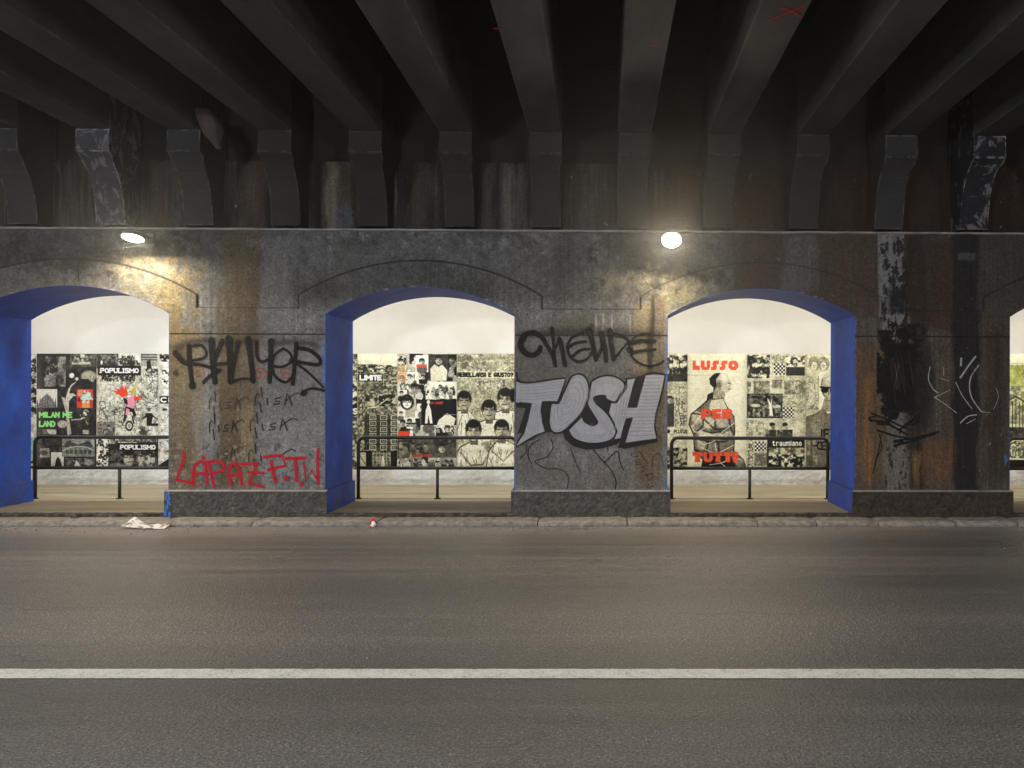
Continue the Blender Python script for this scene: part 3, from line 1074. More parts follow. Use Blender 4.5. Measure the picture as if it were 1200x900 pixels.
# facing side of the underpass (behind the camera)
fw = empty('facing_wall', (0, 0, 0))
tag(fw, 'plain concrete wall closing the opposite side of the underpass behind the viewer', 'wall')
mb = MB()
mb.box(XL, XR, YO - .6, YO, 0, ZT)
mb.build('wall_face', MAT['cornice'], fw)
mb = MB()
mb.box(XL, XR, YO - 1.2, YO - .5, ZT, ZS + 1.0)
mb.build('wall_top', MAT['soot'], fw)
mb = MB()
mb.box(XL, XR, YO + .001, YO + .5, 0, .1)
mb.build('footway', MAT['kerb'], fw)

# ------------------------------------------------------------------ lamps
def emis(name, col, s):
    m = M(name)
    m.b.inputs['Emission Color'].default_value = (*col, 1)
    m.b.inputs['Emission Strength'].default_value = s
    m.color(col)
    return m.m
MAT['lens'] = emis('lit_lens', (1.0, .95, .84), 14)
MAT['tube'] = emis('lit_tube', (1.0, .97, .84), 6)

def wall_lamp(X, Z, tilt, label, yaw=0.0, power=P_WALL_LAMP, facing=-1, ywall=YF, col=(1.0, .86, .62), group='round lamps on the arcade wall'):
    """a round floodlight on a short arm; local frame: -Y away from the wall"""
    e = empty('wall_lamp', (X, ywall, Z))
    if facing > 0: e.rotation_euler.z = math.pi
    tag(e, label, 'lamp', group)
    mb = MB()
    mb.box(-.05, .05, -.012, .02, -.02, .11)
    mb.build('wall_plate', MAT['dark_metal'], e)
    mb = MB()
    mb.tube([(0, 0, .05), (0, -.12, .07), (0, -.25, .05)], .016, 8)
    mb.build('arm', MAT['dark_metal'], e)
    R = Matrix.Translation((0, -.33, 0)) @ Matrix.Rotation(yaw, 4, 'Z') @ Matrix.Rotation(-tilt, 4, 'X')
    # housing: shallow dome, open side down (-Z local before tilt)
    prof = [(.0, .075), (.05, .072), (.09, .055), (.118, .028), (.13, .0), (.126, -.016), (.118, -.016), (.114, -.004)]
    n = 24
    mb = MB()
    vs = [R @ Vector((r * math.cos(2 * math.pi * k / n), r * math.sin(2 * math.pi * k / n), z)) for r, z in prof for k in range(n)]
    fs = [(i * n + k, i * n + (k + 1) % n, (i + 1) * n + (k + 1) % n, (i + 1) * n + k) for i in range(len(prof) - 1) for k in range(n)]
    mb.add(vs, fs)
    hs = mb.build('housing', MAT['dark_metal'], e, smooth=True)
    prof = [(.0, -.034), (.05, -.031), (.09, -.022), (.113, -.008)]
    mb = MB()
    vs = [R @ Vector((r * math.cos(2 * math.pi * k / n), r * math.sin(2 * math.pi * k / n), z)) for r, z in prof for k in range(n)]
    fs = [(i * n + k, i * n + (k + 1) % n, (i + 1) * n + (k + 1) % n, (i + 1) * n + k) for i in range(len(prof) - 1) for k in range(n)]
    mb.add(vs, fs)
    mb.build('lens', MAT['lens'], e, smooth=True)
    L = D.lights.new('lamp_light', 'AREA')
    L.shape = 'DISK'; L.size = .2 if facing < 0 else .7; L.energy = power; L.color = col
    lo = D.objects.new('lamp_light', L)
    COL.objects.link(lo)
    lo.parent = e
    lo.matrix_local = R @ Matrix.Translation((0, 0, -.04))
    return e

pL = W(156, 278, YF - .33)
pR = W(787, 281, YF - .33)
wall_lamp(pL.x, pL.z, math.radians(17), 'lit round lamp above the leftmost arch, seen as a flat bright ellipse')
wall_lamp(pR.x, pR.z, math.radians(40), 'dazzling round lamp above the pier with the silver graffiti', yaw=math.radians(-8))
for X, cc, pw, pl in ((-9.5, (.86, .92, 1), 1.5, 'far left'), (-3.2, (.91, .95, 1), 1.1, 'left of the viewer'), (3.1, (.97, .97, 1), .7, 'right of the viewer'), (9.4, (1, .96, .92), .6, 'far right')):  # unseen lamps added opposite, graded in power and colour to shape the light
    wall_lamp(X, 3.35, math.radians(44), 'unseen round lamp on the opposite wall behind the viewer, ' + pl, power=P_OPP_LAMP * pw, facing=1, ywall=YO, col=cc, group='unseen lamps on the opposite wall')

def tube_lamp(X, label, power=P_TUBE, col=(1.0, .94, .74)):
    e = empty('tube_lamp', (X, YB, 3.12))
    tag(e, label, 'lamp', 'tube lamps in the corridor')
    mb = MB(); mb.box(-.62, .62, .003, .05, -.03, .05)
    mb.build('housing', MAT['cream'], e)
    mb = MB(); mb.tube([(-.58, .075, 0), (.58, .075, 0)], .016, 10)
    mb.build('tube', MAT['tube'], e, smooth=True)
    L = D.lights.new('tube_light', 'AREA')
    L.shape = 'RECTANGLE'; L.size = 1.15; L.size_y = .04; L.energy = power; L.color = col
    lo = D.objects.new('tube_light', L)
    COL.objects.link(lo); lo.parent = e
    lo.location = (0, .1, -.01)
    lo.rotation_euler = (math.radians(36), 0, 0)
TN = ['outermost left pier', 'pier at the left edge', 'pier with the red letters', 'pier with the silver letters', 'brown stained pier', 'first pier out of frame', 'second pier out of frame', 'outermost right pier']
for i, (a, b) in enumerate(PIERS):
    cc = (1.0, .98, .93) if i < 2 else ((1, .97, .88) if i == 2 else (1.0, .95, .82))
    if i in (0, 6, 7): continue
    tube_lamp((a + b) / 2, 'fluorescent tube lamp in the corridor behind the ' + TN[i], P_TUBE * 1.15, cc)
    if i < 5: tube_lamp((a + b) / 2 + PITCH / 2, 'fluorescent tube lamp over the arch right of the ' + TN[i], P_TUBE * .8, cc)

def smooth_pts(P, k=5):
    if len(P) < 3: return P
    out = []
    n = len(P)
    for i in range(n - 1):
        p0, p1, p2, p3 = P[max(i - 1, 0)], P[i], P[i + 1], P[min(i + 2, n - 1)]
        for s in range(k):
            t = s / k
            out.append(tuple(.5 * ((2 * b) + (-a + c) * t + (2 * a - 5 * b + 4 * c - d) * t * t + (-a + 3 * b - 3 * c + d) * t ** 3) for a, b, c, d in zip(p0, p1, p2, p3)))
    out.append(tuple(P[-1]))
    return out


# ------------------------------------------------------------------ railings between the piers
def railing(pxa, pxb, label, mid=True):
    a, b = W(pxa, 550, 10.4).x, W(pxb, 550, 10.4).x
    e = empty('railing', (a, 10.4, ZP))
    tag(e, label, 'railing', 'black tube railings closing the arches')
    zt, zl, r = .93 - ZP, .52 - ZP, .024
    L = b - a
    pts = [(0, 0, -.02), (0, 0, zt - .09)]
    for k in range(1, 6):
        t = math.pi / 2 * k / 6
        pts.append((.08 - .08 * math.cos(t), 0, zt - .09 + .09 * math.sin(t)))
    pts += [(.08, 0, zt), (L * .5, 0, zt - .003), (L - .08, 0, zt)]
    for k in range(1, 6):
        t = math.pi / 2 * (1 - k / 6)
        pts.append((L - .08 + .08 * math.cos(t), 0, zt - .09 + .09 * math.sin(t)))
    pts += [(L, 0, zt - .09), (L, 0, -.02)]
    mb = MB(); mb.tube(pts, r, 12); mb.build('hoop', MAT['rail'], e, smooth=True)
    mb = MB(); mb.tube([(0, 0, zl), (L, 0, zl)], r * .85, 10); mb.build('lower_bar', MAT['rail'], e, smooth=True)
    mb = MB(); mb.tube([(L / 2, 0, -.02), (L / 2, 0, zl)], r * .85, 10); mb.build('post', MAT['rail'], e, smooth=True)
    for x in (0, L / 2, L):
        mb = MB(); mb.tube([(x, 0, -.006), (x, 0, .012)], .045, 12); mb.build('base_plate', MAT['rail'], e)
    return e
railing(41, 239, 'black tube railing in the leftmost arch, in front of the posters reading POPULISMO')
railing(420, 605, 'black tube railing in the middle arch, in front of the four printed youths')
railing(787, 970, 'black tube railing in the arch with the LUSSO PER TUTTI poster')
railing(1181, 1366, 'black tube railing cut off by the right edge of the photo')

# ------------------------------------------------------------------ stroke lettering for the printed sheets
FONT = {
 'A': [[(0, 1), (.5, 0), (1, 1)], [(.2, .65), (.8, .65)]], 'B': [[(0, 0), (0, 1)], [(0, 0), (.8, .05), (.8, .45), (0, .5)], [(0, .5), (1, .55), (1, .95), (0, 1)]],
 'C': [[(1, .1), (.6, 0), (.15, .15), (0, .5), (.15, .85), (.6, 1), (1, .9)]], 'D': [[(0, 0), (0, 1)], [(0, 0), (.6, 0), (1, .3), (1, .7), (.6, 1), (0, 1)]],
 'E': [[(1, 0), (0, 0), (0, 1), (1, 1)], [(0, .5), (.8, .5)]], 'F': [[(1, 0), (0, 0), (0, 1)], [(0, .5), (.8, .5)]],
 'G': [[(1, .1), (.6, 0), (.15, .15), (0, .5), (.15, .85), (.6, 1), (1, .9), (1, .55), (.6, .55)]], 'I': [[(.5, 0), (.5, 1)]],
 'L': [[(0, 0), (0, 1), (1, 1)]], 'M': [[(0, 1), (0, 0), (.5, .6), (1, 0), (1, 1)]], 'N': [[(0, 1), (0, 0), (1, 1), (1, 0)]],
 'O': [[(.5, 0), (.12, .15), (0, .5), (.12, .85), (.5, 1), (.88, .85), (1, .5), (.88, .15), (.5, 0)]],
 'P': [[(0, 1), (0, 0), (.8, 0), (1, .25), (.8, .5), (0, .5)]], 'R': [[(0, 1), (0, 0), (.8, 0), (1, .25), (.8, .5), (0, .5)], [(.5, .5), (1, 1)]],
 'S': [[(1, .1), (.7, 0), (.2, .02), (0, .25), (.25, .45), (.8, .55), (1, .78), (.75, 1), (.25, 1), (0, .9)]],
 'T': [[(0, 0), (1, 0)], [(.5, 0), (.5, 1)]], 'U': [[(0, 0), (0, .75), (.25, 1), (.75, 1), (1, .75), (1, 0)]], 'V': [[(0, 0), (.5, 1), (1, 0)]],
 '-': [[(.1, .5), (.9, .5)]], '?': [[(0, .2), (.4, 0), (1, .2), (.9, .45), (.5, .6), (.5, .72)], [(.5, .95), (.5, 1)]], ' ': [],
 't': [[(.3, .1), (.3, .9), (.6, 1), (.9, .85)], [(.0, .3), (.8, .3)]], 'r': [[(.2, .3), (.2, 1)], [(.2, .4), (.5, .25), (.9, .4)]],
 'a': [[(.2, .35), (.6, .25), (.85, .4), (.85, 1)], [(.85, .6), (.3, .6), (.15, .8), (.35, 1), (.85, .9)]],
 'u': [[(.1, .3), (.1, .9), (.4, 1), (.85, .85)], [(.85, .3), (.85, 1)]], 'm': [[(0, .3), (0, 1)], [(0, .35), (.3, .25), (.5, .4), (.5, 1)], [(.5, .35), (.8, .25), (1, .4), (1, 1)]],
 'i': [[(.5, .3), (.5, 1)], [(.5, .05), (.5, .12)]], 'n': [[(.1, .3), (.1, 1)], [(.1, .4), (.5, .25), (.85, .4), (.85, 1)]],
 'o': [[(.5, .28), (.15, .45), (.15, .8), (.5, 1), (.85, .8), (.85, .45), (.5, .28)]],
}
def text(c, s, x0, y0, x1, y1, col, w, gap=.28, serif=False, soft=.15, al=1.0):
    wd = {'I': .35, 'i': .35, ' ': .6, 'M': 1.25, 'm': 1.3, '-': .7}
    tot = sum(wd.get(ch, 1) for ch in s) + gap * (len(s) - 1)
    u = (x1 - x0) / tot
    x = x0
    for ch in s:
        cw = wd.get(ch, 1) * u
        for st in FONT[ch]:
            pts = [(x + (p[0] if ch not in 'Ii' else .5) * cw, y0 + p[1] * (y1 - y0)) for p in st]
            c.stroke(pts, w, col, al, soft)
            if serif:
                for p in (pts[0], pts[-1]):
                    if abs(p[1] - y0) < .1 or abs(p[1] - y1) < .1:
                        c.stroke([(p[0] - w * .75, p[1]), (p[0] + w * .75, p[1])], w * .55, col, al, soft)
        x += cw + gap * u

INK = (24, 23, 22)
PAPER = (214, 212, 202)

def face(c, x, y, r, hair=(28, 26, 24), skin=(178, 174, 160), turn=0.0, shade=True, top=True):
    c.ell(x, y, r * .78, r * 1.05, skin, 1, .1)
    if shade:
        c.ell(x + r * .42, y + r * .1, r * .36, r * .8, (110, 106, 98), .6, .4)
    if top:
        c.ell(x - turn * r * .1, y - r * .78, r * .74, r * .38, hair, 1, .12)
        c.ell(x - r * .7, y - r * .38, r * .13, r * .36, hair, .9, .3)
        c.ell(x + r * .72, y - r * .36, r * .13, r * .36, hair, .9, .3)
    for s in (-1, 1):
        c.stroke([(x + (s * .34 + turn * .15 - .14) * r, y - r * .14), (x + (s * .34 + turn * .15 + .14) * r, y - r * .14)], r * .16, (40, 36, 34), .9, r * .05)
        c.stroke([(x + (s * .34 + turn * .15 - .2) * r, y - r * .34), (x + (s * .34 + turn * .15 + .2) * r, y - r * .36)], r * .09, (50, 46, 42), .8, r * .05)
    c.stroke([(x + turn * .2 * r, y - r * .05), (x + (turn * .25 + .06) * r, y + r * .28)], r * .1, (110, 104, 94), .8, r * .06)
    c.stroke([(x - r * .24 + turn * .15 * r, y + r * .55), (x + r * .24 + turn * .15 * r, y + r * .53)], r * .13, (60, 52, 48), .85, r * .06)

def crowd(c, x0, y0, x1, y1, n, r, dark=INK, light=(196, 194, 182)):
    for k in range(n):
        x, y = random.uniform(x0, x1), random.uniform(y0, y1)
        q = r * random.uniform(.7, 1.3)
        v = random.random()
        tone = tuple(int(d * v + l * (1 - v)) for d, l in zip(dark, light))
        c.ell(x, y + q * 1.5, q * 1.2, q * 1.6, tone, .9, .3)
        c.ell(x, y, q * .62, q * .8, tuple(int(t * .5 + l * .5) for t, l in zip(tone, light)), .95, .3)
        if random.random() < .6:
            c.ell(x, y - q * .5, q * .65, q * .45, dark, .9, .3)

def tidy(c, x0, x1, y0, y1, tiles, seed):
    """fill with small overlapping pictures of people"""
    rr = random.Random(seed)
    for k in range(tiles):
        w, h = rr.uniform(9, 18), rr.uniform(9, 20)
        x, y = rr.uniform(x0 - 3, x1 - 6), rr.uniform(y0 - 3, y1 - 6)
        if rr.random() < .5:
            c.photo(x, y, min(x + w, x1), min(y + h, y1), (20, 20, 18), (222, 220, 206), rr.uniform(1.5, 4), 3.2, rr.uniform(-.05, .2))
        else:
            t = rr.choice([(222, 220, 206), (30, 28, 26), (140, 138, 128)])
            c.rect(x, y, min(x + w, x1), min(y + h, y1), t)
        xx, yy = x + w / 2, y + h * .42
        if xx + 3 < x1 and yy + 6 < y1:
            r = min(w, h) * .28
            c.ell(xx, yy + r * 2, r * 1.5, r * 1.3, rr.choice([(30, 28, 26), (200, 198, 186), (90, 88, 84)]), .95, .1)
            face(c, xx, yy, r, shade=rr.random() < .5, skin=(206, 203, 190))

SHEETS = []
def sheet_canvas(x0, x1, base=PAPER):
    return Canvas(x0, 414.5, x1, 550, 4.0, base)

# 1 narrow strip at the far left of the leftmost arch
c = sheet_canvas(4, 42.5)
c.photo(4, 414, 43, 551, (150, 148, 142), (226, 226, 218), 8, 1.5)
for y in (422, 432, 446, 458, 468, 480):
    c.patch(39, y, 5, 4, (24, 24, 24), .95, 3, .45)
c.sketch(4, 440, 43, 490, (60, 60, 60), 5)
c.rect(4, 512, 43, 538, (140, 178, 184)); c.checker(30, 540, 43, 550, 3)
SHEETS.append((c, 'narrow strip of pale printed poster against the blue jamb of the leftmost arch'))

# 2 dark collage: MILAN ME LAND
c = sheet_canvas(43, 113, (44, 43, 45))
c.photo(43, 414, 113, 551, (30, 29, 32), (62, 61, 62), 5, 1.6)
c.photo(52, 418, 77, 453, (38, 36, 38), (140, 136, 134), 5, 2.2, 0, 9)
crowd(c, 55, 424, 75, 440, 22, 2.2, (40, 38, 40), (186, 182, 176))
c.poly([(58, 440), (63, 438), (66, 452), (56, 452)], (120, 116, 114), .8)
c.photo(82, 415, 112, 430, (46, 46, 42), (100, 100, 90), 3, 2)
c.rect(84, 424, 106, 427, (176, 176, 160)); crowd(c, 86, 418, 104, 422, 8, 1.6)
c.rect(94, 415, 99, 419, (180, 180, 164))
c.ell(104, 441, 9, 7, (168, 168, 146), .9, .2); c.rect(92, 444, 113, 449, (36, 35, 36)); crowd(c, 97, 440, 111, 443, 7, 1.6)
c.ell(84, 440, 3, 3, (214, 212, 206)); c.ell(90, 444, 2, 2, (190, 188, 180))
# white bird-like sail
c.poly([(90, 447), (84, 450), (80, 456), (77, 466), (77, 480), (80, 492), (81, 470), (86, 464), (90, 464), (86, 461), (81, 461), (83, 454)], (196, 194, 184))
c.poly([(72, 465), (76, 466), (80, 478), (82, 510), (79, 510), (77, 482)], (180, 178, 170))
c.rect(43, 456, 67, 478, (218, 216, 208))
for k, x in enumerate(range(44, 67, 3)):      # a spired silhouette
    h = 12 - abs(x - 55) * .5 + (k % 2) * 2
    c.poly([(x - 1.4, 478), (x, 474 - h), (x + 1.4, 478)], (92, 90, 92))
c.poly([(43, 478), (48, 468), (55, 461), (62, 468), (67, 478)], (104, 102, 104), .8)
c.rect(90, 456, 109, 478, (204, 62, 44)); c.rect(91, 457, 97, 464, (206, 138, 96)); c.rect(96, 470, 105, 478, (222, 150, 80))
c.patch(101, 465, 6, 6, (176, 208, 196), 1, 2, .38); c.rect(91, 466, 94, 471, (90, 40, 60)); c.rect(105, 470, 109, 475, (196, 52, 40))
c.ell(101, 484, 3.5, 4, (214, 212, 204)); c.ell(96, 488, 3, 3, (206, 204, 196)); c.poly([(98, 486), (106, 490), (103, 498), (99, 492)], (190, 200, 160))
c.patch(101, 489, 10, 8, (16, 16, 16), .7, 3, .6)
c.stroke([(84, 492), (96, 491)], 1.2, (190, 188, 180)); c.stroke([(80, 488), (83, 508)], 1.6, (170, 168, 162))
text(c, 'MILAN ME', 46.5, 483.5, 84, 488.8, (154, 238, 140), 1.9, .35)
text(c, 'LAND', 46.5, 494, 64, 499.5, (154, 238, 140), 1.9, .3)
c.ell(73, 497, 5.5, 4.5, (206, 196, 188)); c.sketch(68, 492, 79, 502, (60, 60, 60), 2, .03)
c.rect(50, 503, 66, 509, (120, 118, 112)); c.poly([(54, 503), (58, 509), (66, 509), (66, 504)], (190, 188, 180)); c.rect(97, 504, 104, 508.5, (164, 162, 156))
c.rect(43, 510, 113, 550, (40, 40, 42))
c.photo(43, 512, 72, 550, (26, 26, 28), (74, 73, 76), 4, 2)
c.rect(47, 525, 58, 536, (150, 148, 142)); c.ell(52, 531, 5, 3, (60, 60, 60), .8, .3)
c.rect(60, 530, 75, 547, (206, 204, 196)); c.poly([(64, 547), (66, 538), (68, 535), (71, 539), (73, 547)], INK)
c.photo(73, 512, 111, 535, (112, 118, 112), (146, 152, 144), 8, 1.3)
for s in (-1, 1):                           # a low building with winged roof
    c.poly([(92, 521), (92 + s * 8, 518), (92 + s * 9, 516), (92 + s * 13, 517), (92 + s * 18, 524), (92, 524)], (52, 54, 54), .8)
    c.stroke([(92, 523), (92 + s * 10, 524), (92 + s * 18, 528)], 1, (190, 194, 184))
    for k in range(3):
        c.rect(92 + s * (3 + k * 5) - 1.6, 527, 92 + s * (3 + k * 5) + 1.6, 532, (70, 74, 72))
c.photo(76, 537, 111, 549, (36, 36, 36), (120, 118, 116), 3, 2)
c.poly([(86, 548), (90, 539), (96, 548)], (196, 194, 190)); c.ell(104, 542, 5, 4, (150, 148, 144), .9, .3)
SHEETS.append((c, 'dark collage poster with green letters MILAN ME LAND and a small red picture'))

# 3 POPULISMO
c = sheet_canvas(113.4, 185.5, (212, 210, 198))
c.photo(113, 414, 186, 551, (190, 188, 176), (220, 218, 206), 9, 1.5)
c.sketch(113, 436, 186, 511, (120, 118, 108), 12, .02, .6, 4)
c.sketch(140, 440, 186, 480, (70, 70, 66), 6, .03, .6, 2)
c.photo(113, 414.5, 138.5, 432, (34, 34, 32), (112, 112, 104), 2.5, 2.4); c.ell(119, 425, 1.4, 2.4, (206, 204, 194))
c.patch(151, 424, 12, 7, (36, 34, 32), .9, 3, .45); crowd(c, 142, 420, 160, 428, 9, 2)
c.rect(165, 414.5, 184, 429, (150, 148, 138))
for y in (415, 418, 421): c.rect(165, y, 184, y + 1.1, (50, 48, 46))
c.poly([(172, 423), (176, 422), (178, 432), (180, 440), (176, 436), (172, 434)], (30, 28, 26)); c.photo(170, 432, 185, 440, (40, 38, 36), (190, 188, 176), 2, 2.6)
c.sketch(118, 439, 158, 447, (20, 20, 20), 3.5, .05, .95, 4)
c.rect(114.5, 428.5, 165, 440, (18, 17, 17)); text(c, 'POPULISMO', 118, 432, 162, 436.6, (238, 236, 228), 1.55, .34, True)
c.sketch(116, 470, 150, 500, (60, 60, 58), 5, .03, .7, 2)
# winged pink dancer with a yellow cone hat: plain stand-in figure
RD = (236, 66, 40)
c.poly([(150, 463), (144, 466), (138, 462), (132, 458), (138, 458), (134, 455), (142, 457), (142, 451), (146, 456), (147, 451), (149, 458)], RD)
c.poly([(154, 464), (160, 465), (167, 464), (163, 467), (168, 468), (161, 469), (155, 471)], RD)
c.poly([(155, 464), (153, 460), (160, 448), (158, 462)], (200, 188, 50))
c.ell(155, 463.5, 2.4, 2.4, (228, 160, 180)); c.poly([(150, 466), (157, 465), (158, 474), (156, 480), (148, 476)], (234, 150, 178))
c.poly([(144, 466), (149, 468), (150, 474), (146, 473)], (24, 20, 24))
c.poly([(147, 476), (157, 479), (160, 486), (157, 490), (155, 483), (150, 482), (148, 491), (143, 499), (145, 490)], (30, 22, 28))
c.poly([(148, 478), (152, 480), (150, 487), (147, 486)], (234, 150, 178)); c.stroke([(155, 488), (157, 496)], 1.6, (30, 24, 28))
# black figure with scarf
c.ell(175, 480, 1.8, 2.2, (60, 84, 80)); c.poly([(171, 484), (178, 484), (181, 488), (186, 491), (179, 489), (178, 496), (186, 496), (186, 499), (172, 499), (172, 489), (164, 493), (170, 487)], INK)
c.ell(151.5, 499, 4.8, 6, INK); c.ell(151.5, 499, 3, 3.8, (222, 220, 208)); face(c, 151.5, 499, 2.6, top=False, shade=False)
c.rect(114, 494, 135, 511, (120, 118, 108)); crowd(c, 116, 498, 134, 508, 16, 2.2)
c.photo(156, 500, 186, 511, (160, 158, 146), (220, 218, 204), 2, 3)
c.patch(168, 504, 6, 6, (40, 40, 38), .8, 2, .5)
c.rect(113.5, 511, 186, 550, (40, 40, 38))
c.sketch(113.5, 512, 128, 550, (0, 0, 0), 3, .05)
c.photo(113.5, 512, 127, 549.5, INK, (226, 224, 212), 2.4, 4, .06)
c.photo(128, 512, 160, 520, (40, 38, 36), (200, 198, 186), 3, 2.6)
c.photo(140, 511, 184, 518, (60, 58, 54), (150, 148, 138), 2, 2)
c.photo(128, 527, 184, 549.5, (26, 25, 24), (90, 88, 84), 3, 2.4)
face(c, 151, 537, 8, turn=.3); c.ell(146, 548, 12, 4, (160, 158, 150), .8, .4)
crowd(c, 163, 532, 182, 542, 16, 2.4); c.ell(137, 546, 8, 4, (150, 148, 142), .7, .5)
c.rect(138, 519, 184.5, 528.5, (16, 15, 15)); text(c, 'POPULISMO', 141.5, 521.8, 182, 526.2, (238, 236, 228), 1.5, .34, True)
SHEETS.append((c, 'POPULISMO poster with a red-winged pink dancer in a yellow cone hat'))

# 4 sliver with CI
c = sheet_canvas(185.9, 256, (206, 204, 192))
c.photo(186, 414, 256, 551, (180, 178, 168), (220, 218, 206), 4, 1.8)
c.photo(187, 415, 200, 424, INK, (200, 198, 188), 3, 3); c.photo(190, 432, 200, 450, INK, (222, 220, 208), 2.5, 4, .1)
c.rect(187, 464, 230, 473, (18, 17, 17)); text(c, 'CI', 188.5, 466, 199, 471, (236, 234, 226), 1.6, .4)
c.ell(193, 480, 3, 1.6, INK, .8, .3); c.sketch(186, 484, 256, 550, (60, 58, 56), 5)
c.poly([(186, 545), (200, 536), (200, 550), (186, 550)], (30, 30, 34))
SHEETS.append((c, 'grey poster sliver with white letters CI on black, beside the POPULISMO sheet'))

# 5 sliver left of LIMITE
c = sheet_canvas(352, 418.6, (120, 118, 104))
c.photo(352, 414, 419, 551, (60, 58, 50), (190, 188, 166), 2.5, 2.4)
c.photo(400, 447, 427, 476, INK, (220, 218, 196), 4, 3.5)
c.rect(352, 476, 419, 487, (18, 17, 16)); text(c, 'ITS', 406, 479, 418.4, 484.5, (232, 230, 214), 1.9, .35)
SHEETS.append((c, 'dark poster sliver reading ITS at the jamb, left of the LIMITE sheet'))

# 6 LIMITE
c = sheet_canvas(419, 465.4, (128, 126, 108))
c.rect(419, 414, 466, 551, (216, 214, 190))
for x in np.arange(419, 466, .5):
    y = 427 + (x - 440) * .12 * (x > 440) + 1.4 * mnoise.noise(Vector((x * .3, 0, 0)))
    c.rect(x, y, x + .6, 551, (110, 108, 94))
c.photo(419, 431, 466, 551, (66, 65, 54), (172, 170, 146), 2, 2.4)
c.photo(419, 428, 455, 437, (34, 33, 30), (186, 184, 160), 2.2, 3.4)
for k in range(14):
    x, y = random.uniform(420, 456), random.uniform(427, 436); c.rect(x, y, x + random.uniform(1.5, 4), y + random.uniform(1, 2.5), random.choice([(36, 34, 32), (214, 212, 190)]))
c.photo(427, 448, 449, 458, (60, 58, 50), (136, 134, 116), 3, 2)
c.photo(428, 462, 466, 476, (30, 30, 26), (170, 168, 146), 3, 3)
for x in (430, 432, 441, 444): c.rect(x, 463, x + 1, 470, (24, 24, 22))
c.stroke([(441, 477), (453, 468)], 1, (216, 214, 192)); c.stroke([(431, 478), (440, 477)], 1.2, (216, 214, 192)); c.ell(436, 472, 3, 4, (200, 198, 178), .8, .4)
c.rect(419.5, 438.5, 448.5, 446.8, (16, 15, 15)); text(c, 'LIMITE', 422, 440.2, 446.5, 445, (240, 238, 224), 2.1, .3)
c.photo(427, 486, 466, 527, (30, 29, 26), (74, 72, 62), 2, 2)
for j in range(6):
    for i in range(3):
        x, y = 433 + i * 12.6, 486.5 + j * 7
        c.rect(x, y, x + 8, y + 5.4, (190, 188, 166)); c.rect(x + .8, y + .8, x + 7.2, y + 4.6, (60, 58, 52)); c.rect(x + 2, y + 1.6, x + 6, y + 3.8, (130, 128, 112), .8)
c.rect(419, 528, 466, 550, (26, 25, 24)); c.photo(436, 529, 458, 549, (40, 38, 34), (140, 138, 120), 2, 2.4)
for x in range(437, 458, 4): c.rect(x, 529, x + .6, 549, (170, 168, 150))
for y in range(531, 549, 4): c.rect(436, y, 458, y + .6, (170, 168, 150))
c.poly([(446, 549), (448, 534), (450, 534), (452, 549)], (214, 212, 190)); c.rect(419, 530, 429, 546, (180, 178, 158)); c.stroke([(421, 532), (428, 543)], 1, (70, 68, 60))
SHEETS.append((c, 'LIMITE poster with a hillside landscape and rows of small square windows'))

# 7 collage of people
c = sheet_canvas(465.8, 535.2, (170, 168, 150))
tidy(c, 466, 535, 414.5, 550, 62, 5)
c.rect(502, 415, 527, 446, (60, 58, 56)); c.poly([(505, 446), (504, 432), (509, 427), (514, 430), (518, 427), (524, 434), (523, 446)], (206, 202, 180)); face(c, 514, 422, 5, skin=(170, 166, 148))
c.rect(525, 415, 535, 446, (26, 24, 24)); crowd(c, 527, 420, 534, 442, 12, 2)
c.rect(503, 447, 535, 467, (226, 224, 204)); crowd(c, 506, 451, 532, 464, 26, 1.7)
c.rect(494, 468, 535, 498, (22, 20, 20)); text(c, 'CI CAST', 505, 471, 519, 473, (196, 60, 44), .9, .3)
c.poly([(498, 496), (499, 480), (502, 472), (505, 480), (507, 496), (504, 496), (502, 486), (501, 496)], (220, 218, 200)); c.ell(502, 471, 2, 2.4, (210, 208, 190))
c.poly([(514, 492), (524, 484), (534, 490), (532, 498), (512, 498)], (216, 214, 196)); c.rect(520, 485, 535, 486, (120, 116, 110))
c.ell(477, 471, 8, 9, INK); c.ell(477, 472, 5.2, 6.4, (226, 224, 204)); face(c, 477, 472, 5.4, shade=False, skin=(226, 224, 204))
face(c, 486, 456, 6, skin=(150, 146, 132)); c.rect(466, 428, 476, 449, (216, 186, 140), .8); face(c, 471, 444, 4, hair=(180, 110, 70))
c.rect(488, 427, 500, 431, (214, 84, 56), .85); c.rect(467, 505, 480, 511, (214, 64, 40)); c.poly([(467, 505), (473, 497), (480, 505)], (40, 38, 36)); face(c, 472, 496, 4)
c.rect(466, 514, 535, 536, (50, 50, 46), .75); crowd(c, 468, 518, 500, 534, 30, 2.6, INK, (150, 148, 126))
c.rect(484, 532, 506, 535, (176, 48, 40), .9); face(c, 518, 525, 5, skin=(200, 196, 178)); crowd(c, 470, 540, 532, 546, 30, 2.4)
c.rect(476, 495, 490, 497, (40, 40, 38))
SHEETS.append((c, 'crowded collage poster of many small black-and-white portraits'))

